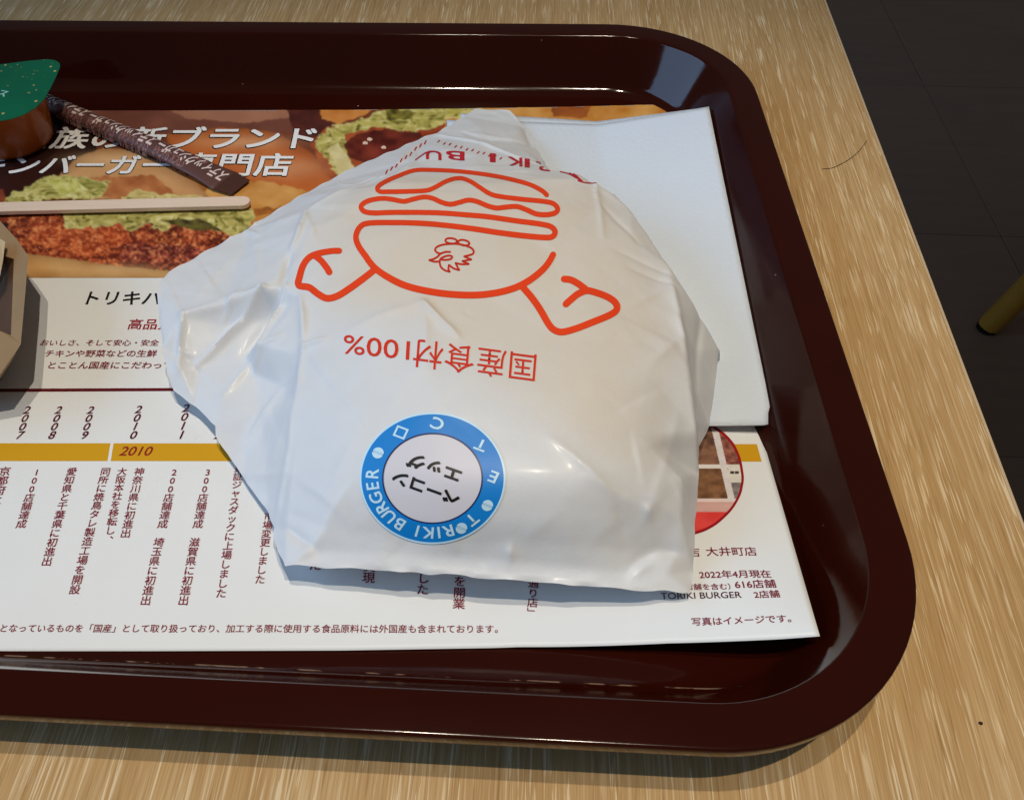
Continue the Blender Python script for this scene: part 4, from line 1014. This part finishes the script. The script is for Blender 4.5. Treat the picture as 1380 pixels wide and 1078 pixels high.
# ------------------------------------------------------------------ wooden stirrer
def stirrermat():
    m = NT('birch_wood'); v = m.coord((1, 14, 14), (0, 0, -0.02))
    c = m.mix(m.noise(v, 60, 5, 0.6), s2l((216, 190, 168)), s2l((234, 213, 195)))
    m.l(c, m.b.inputs['Base Color']); m.set(Roughness=0.6); m.bump(m.noise(v, 200, 3), 0.15, 0.0003); return m.m
ZS = 4.4; e1 = un(326, 271.5, ZS + 1.5)[:2]; e0 = un(0, 279.5, ZS + 1.5)[:2]
d = (e0 - e1); d /= np.linalg.norm(d); nrm = np.array([-d[1], d[0]]); hw = 2.8; ol2 = []
for k in range(13):
    a = -math.pi / 2 + math.pi * k / 12; ol2.append(e1 - d * (hw * math.cos(a) * 1.1) - nrm * hw * math.sin(a) * -1)
ol2 = [tuple(q) for q in ol2] + [tuple(e1 + d * 138 + nrm * hw), tuple(e1 + d * 138 - nrm * hw)]
v, f = prism(ol2, ZS, ZS + 1.8)
st = bevel(obj('wooden_stirrer', v, f, stirrermat(), smooth=False), 0.25, 2)
tag(st, 'flat pale wooden stirrer with rounded end lying over the printed burger photo', 'stirrer')

# ------------------------------------------------------------------ syrup portion cup
cup = thing('portion_cup', 'small brown portion cup with green foil lid at the left edge', 'portion cup')
def cupmat():
    m = NT('brown_syrup_cup'); m.set(Base_Color=tuple(s2l((172, 84, 24))), Roughness=0.3); m.b.inputs['Specular IOR Level'].default_value = 0.4
    m.b.inputs['Subsurface Weight'].default_value = 0.2; m.b.inputs['Subsurface Radius'].default_value = (0.01, 0.004, 0.001); return m.m
LZ = 25.0
cc = un(-6, 122, LZ)[:2]
rr = 19.0; V = []; Fc = []; nk = 48
pr = [(0.0, 3.3), (13.2, 3.3), (14.6, 3.9), (15.2, 5.5), (17.6, 22.0), (18.2, 23.6), (19.6, 24.2), (20.2, 24.6), (20.2, 24.85), (0.0, 24.85)]
for r_, z in pr: V += [(cc[0] + max(r_, 0.01) * math.cos(2 * math.pi * k / nk), cc[1] + max(r_, 0.01) * math.sin(2 * math.pi * k / nk), z) for k in range(nk)]
for i in range(len(pr) - 1):
    for k in range(nk): Fc.append((i * nk + k, i * nk + (k + 1) % nk, (i + 1) * nk + (k + 1) % nk, (i + 1) * nk + k))
sharp(obj('cup_body', V, Fc, cupmat(), cup), 50)
def lidmat():
    m = NT('green_foil'); v = m.coord()
    vo = m.n('ShaderNodeTexVoronoi'); vo.inputs['Scale'].default_value = 380; m.l(v, vo.inputs['Vector'])
    fl = m.ramp(vo.outputs['Distance'], [(0.18, 1.0), (0.26, 0.0)])
    vg = m.ramp(m.noise(v, 160, 2), [(0.50, 0.0), (0.56, 1.0)]); fk = m.mix(1.0, fl, vg, 'MULTIPLY')
    g = m.mix(m.noise(v, 40, 3), s2l((0, 100, 72)), s2l((10, 134, 96)))
    m.l(m.mix(fk, g, s2l((226, 206, 130))), m.b.inputs['Base Color']); m.set(Roughness=0.32, Metallic=0.35)
    m.bump(m.noise(v, 120, 3), 0.15, 0.0005); return m.m
lidpx = [(0, 163), (16, 160), (32, 154.5), (48, 145), (60, 133), (70, 115), (77, 100), (81, 90), (80, 85), (74, 81.5), (64, 80), (40, 82), (0, 87)]
lp = [tuple(un(x, y, LZ + 0.3)[:2]) for x, y in lidpx]
lp += [(cc[0] + 21 * math.cos(a), cc[1] + 21 * math.sin(a)) for a in np.linspace(math.radians(112), math.radians(285), 24)]
v, f = prism(lp, LZ - 0.02, LZ + 0.25)
lid = obj('foil_lid', v, f, lidmat(), cup, smooth=False)
vs, fs = tmesh('ス', 0.02); q0 = un(-8, 128, LZ + 0.35)[:2]
obj('lettering', [(q0[0] + 5.5 * (x * 0.9 + y * 0.25), q0[1] + 5.5 * (y * 0.9 - x * 0.25), LZ + 0.33 + l_ * LIFT) for x, y, l_ in vs], fs, ink((150, 206, 200)), lid, smooth=False)

# ------------------------------------------------------------------ open kraft box
box = thing('kraft_paper_box', 'open brown kraft paper box cut off at the left edge below the stirrer', 'paper box')
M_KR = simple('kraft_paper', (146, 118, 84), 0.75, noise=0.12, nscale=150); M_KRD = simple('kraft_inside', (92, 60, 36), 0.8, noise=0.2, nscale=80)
BZ = 24.0
ow = [un(x, y, z)[:3] for x, y, z in ((-10, 287, BZ), (22, 322, BZ), (38, 345, BZ), (35, 385, BZ), (28, 464, BZ - 1), (0, 505, BZ - 2))]
iw = [un(x, y, z)[:3] for x, y, z in ((-10, 334, BZ - 1.5), (6, 345, BZ - 1.5), (19, 349, BZ - 1.5), (17.5, 385, BZ - 2), (15, 452, BZ - 2.5), (0, 446, BZ - 3))]
ow = [ow[0] + np.array([-60, 14, 0])] + ow + [ow[-1] + np.array([-60, -18, 0])]
iw = [iw[0] + np.array([-52, 4, 0])] + iw + [iw[-1] + np.array([-52, -4, 0])]
n = len(ow); V = []
low = [np.array([q[0] - 15, q[1] * 0.94 + 185 * 0.06 + 4, 3.2]) for q in ow]
V = low + ow + iw + [np.array([q[0] - 13.0, q[1] + 3, 6.0]) for q in iw]
Fq = []; fm = []
for r_ in range(3):
    for k in range(n):
        Fq.append((r_ * n + k, r_ * n + (k + 1) % n, (r_ + 1) * n + (k + 1) % n, (r_ + 1) * n + k)); fm.append(0)
bo = obj('box_shell', V, Fq, None, box, smooth=False, mats=[M_KR], fmat=fm)
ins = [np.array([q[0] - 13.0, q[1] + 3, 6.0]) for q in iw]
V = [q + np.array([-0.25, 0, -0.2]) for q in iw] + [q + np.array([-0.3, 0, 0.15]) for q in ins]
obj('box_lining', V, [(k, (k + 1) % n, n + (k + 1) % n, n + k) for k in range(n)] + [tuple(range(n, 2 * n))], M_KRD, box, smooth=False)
fl = [un(0, 322, BZ + 3), un(7, 326, BZ + 2), un(4, 352, BZ), un(0, 372, BZ - 1)]
v = fl + [q + np.array([-14, 2, -1]) for q in fl]
obj('inner_flap', v, [(0, 1, 5, 4), (1, 2, 6, 5), (2, 3, 7, 6), (0, 4, 7, 3), (0, 3, 2, 1), (4, 5, 6, 7)], simple('kraft_flap', (206, 192, 168), 0.7), box, smooth=False)

# ------------------------------------------------------------------ small stray things
c = catmull([(1108, 228), (1122, 226.5), (1140, 218), (1156, 206), (1168, 191)], 3)
P = un(c[:, 0], c[:, 1], 0.16); P[:, 2] += np.linspace(0, 1, len(P)) * 0.5
v, f = tube(P, 0.09, 6); h = obj('stray_hair', v, f, simple('dark_hair', (46, 26, 14), 0.5))
tag(h, 'thin curved dark hair lying on the oak table near its edge', 'hair')
q = un(1322, 974, 0.25); bm = bmesh.new(); bmesh.ops.create_icosphere(bm, subdivisions=2, radius=0.45 * MM)
for vv_ in bm.verts: vv_.co *= 1 + random.uniform(-0.25, 0.25); vv_.co.z *= 0.6
me = bpy.data.meshes.new('crumb'); bm.to_mesh(me); bm.free(); me.materials.append(simple('dark_crumb', (36, 18, 12), 0.7))
o = bpy.data.objects.new('crumb', me); COL.objects.link(o); o.location = [k * MM for k in q]
tag(o, 'tiny dark crumb on bare oak table at lower right', 'crumb')
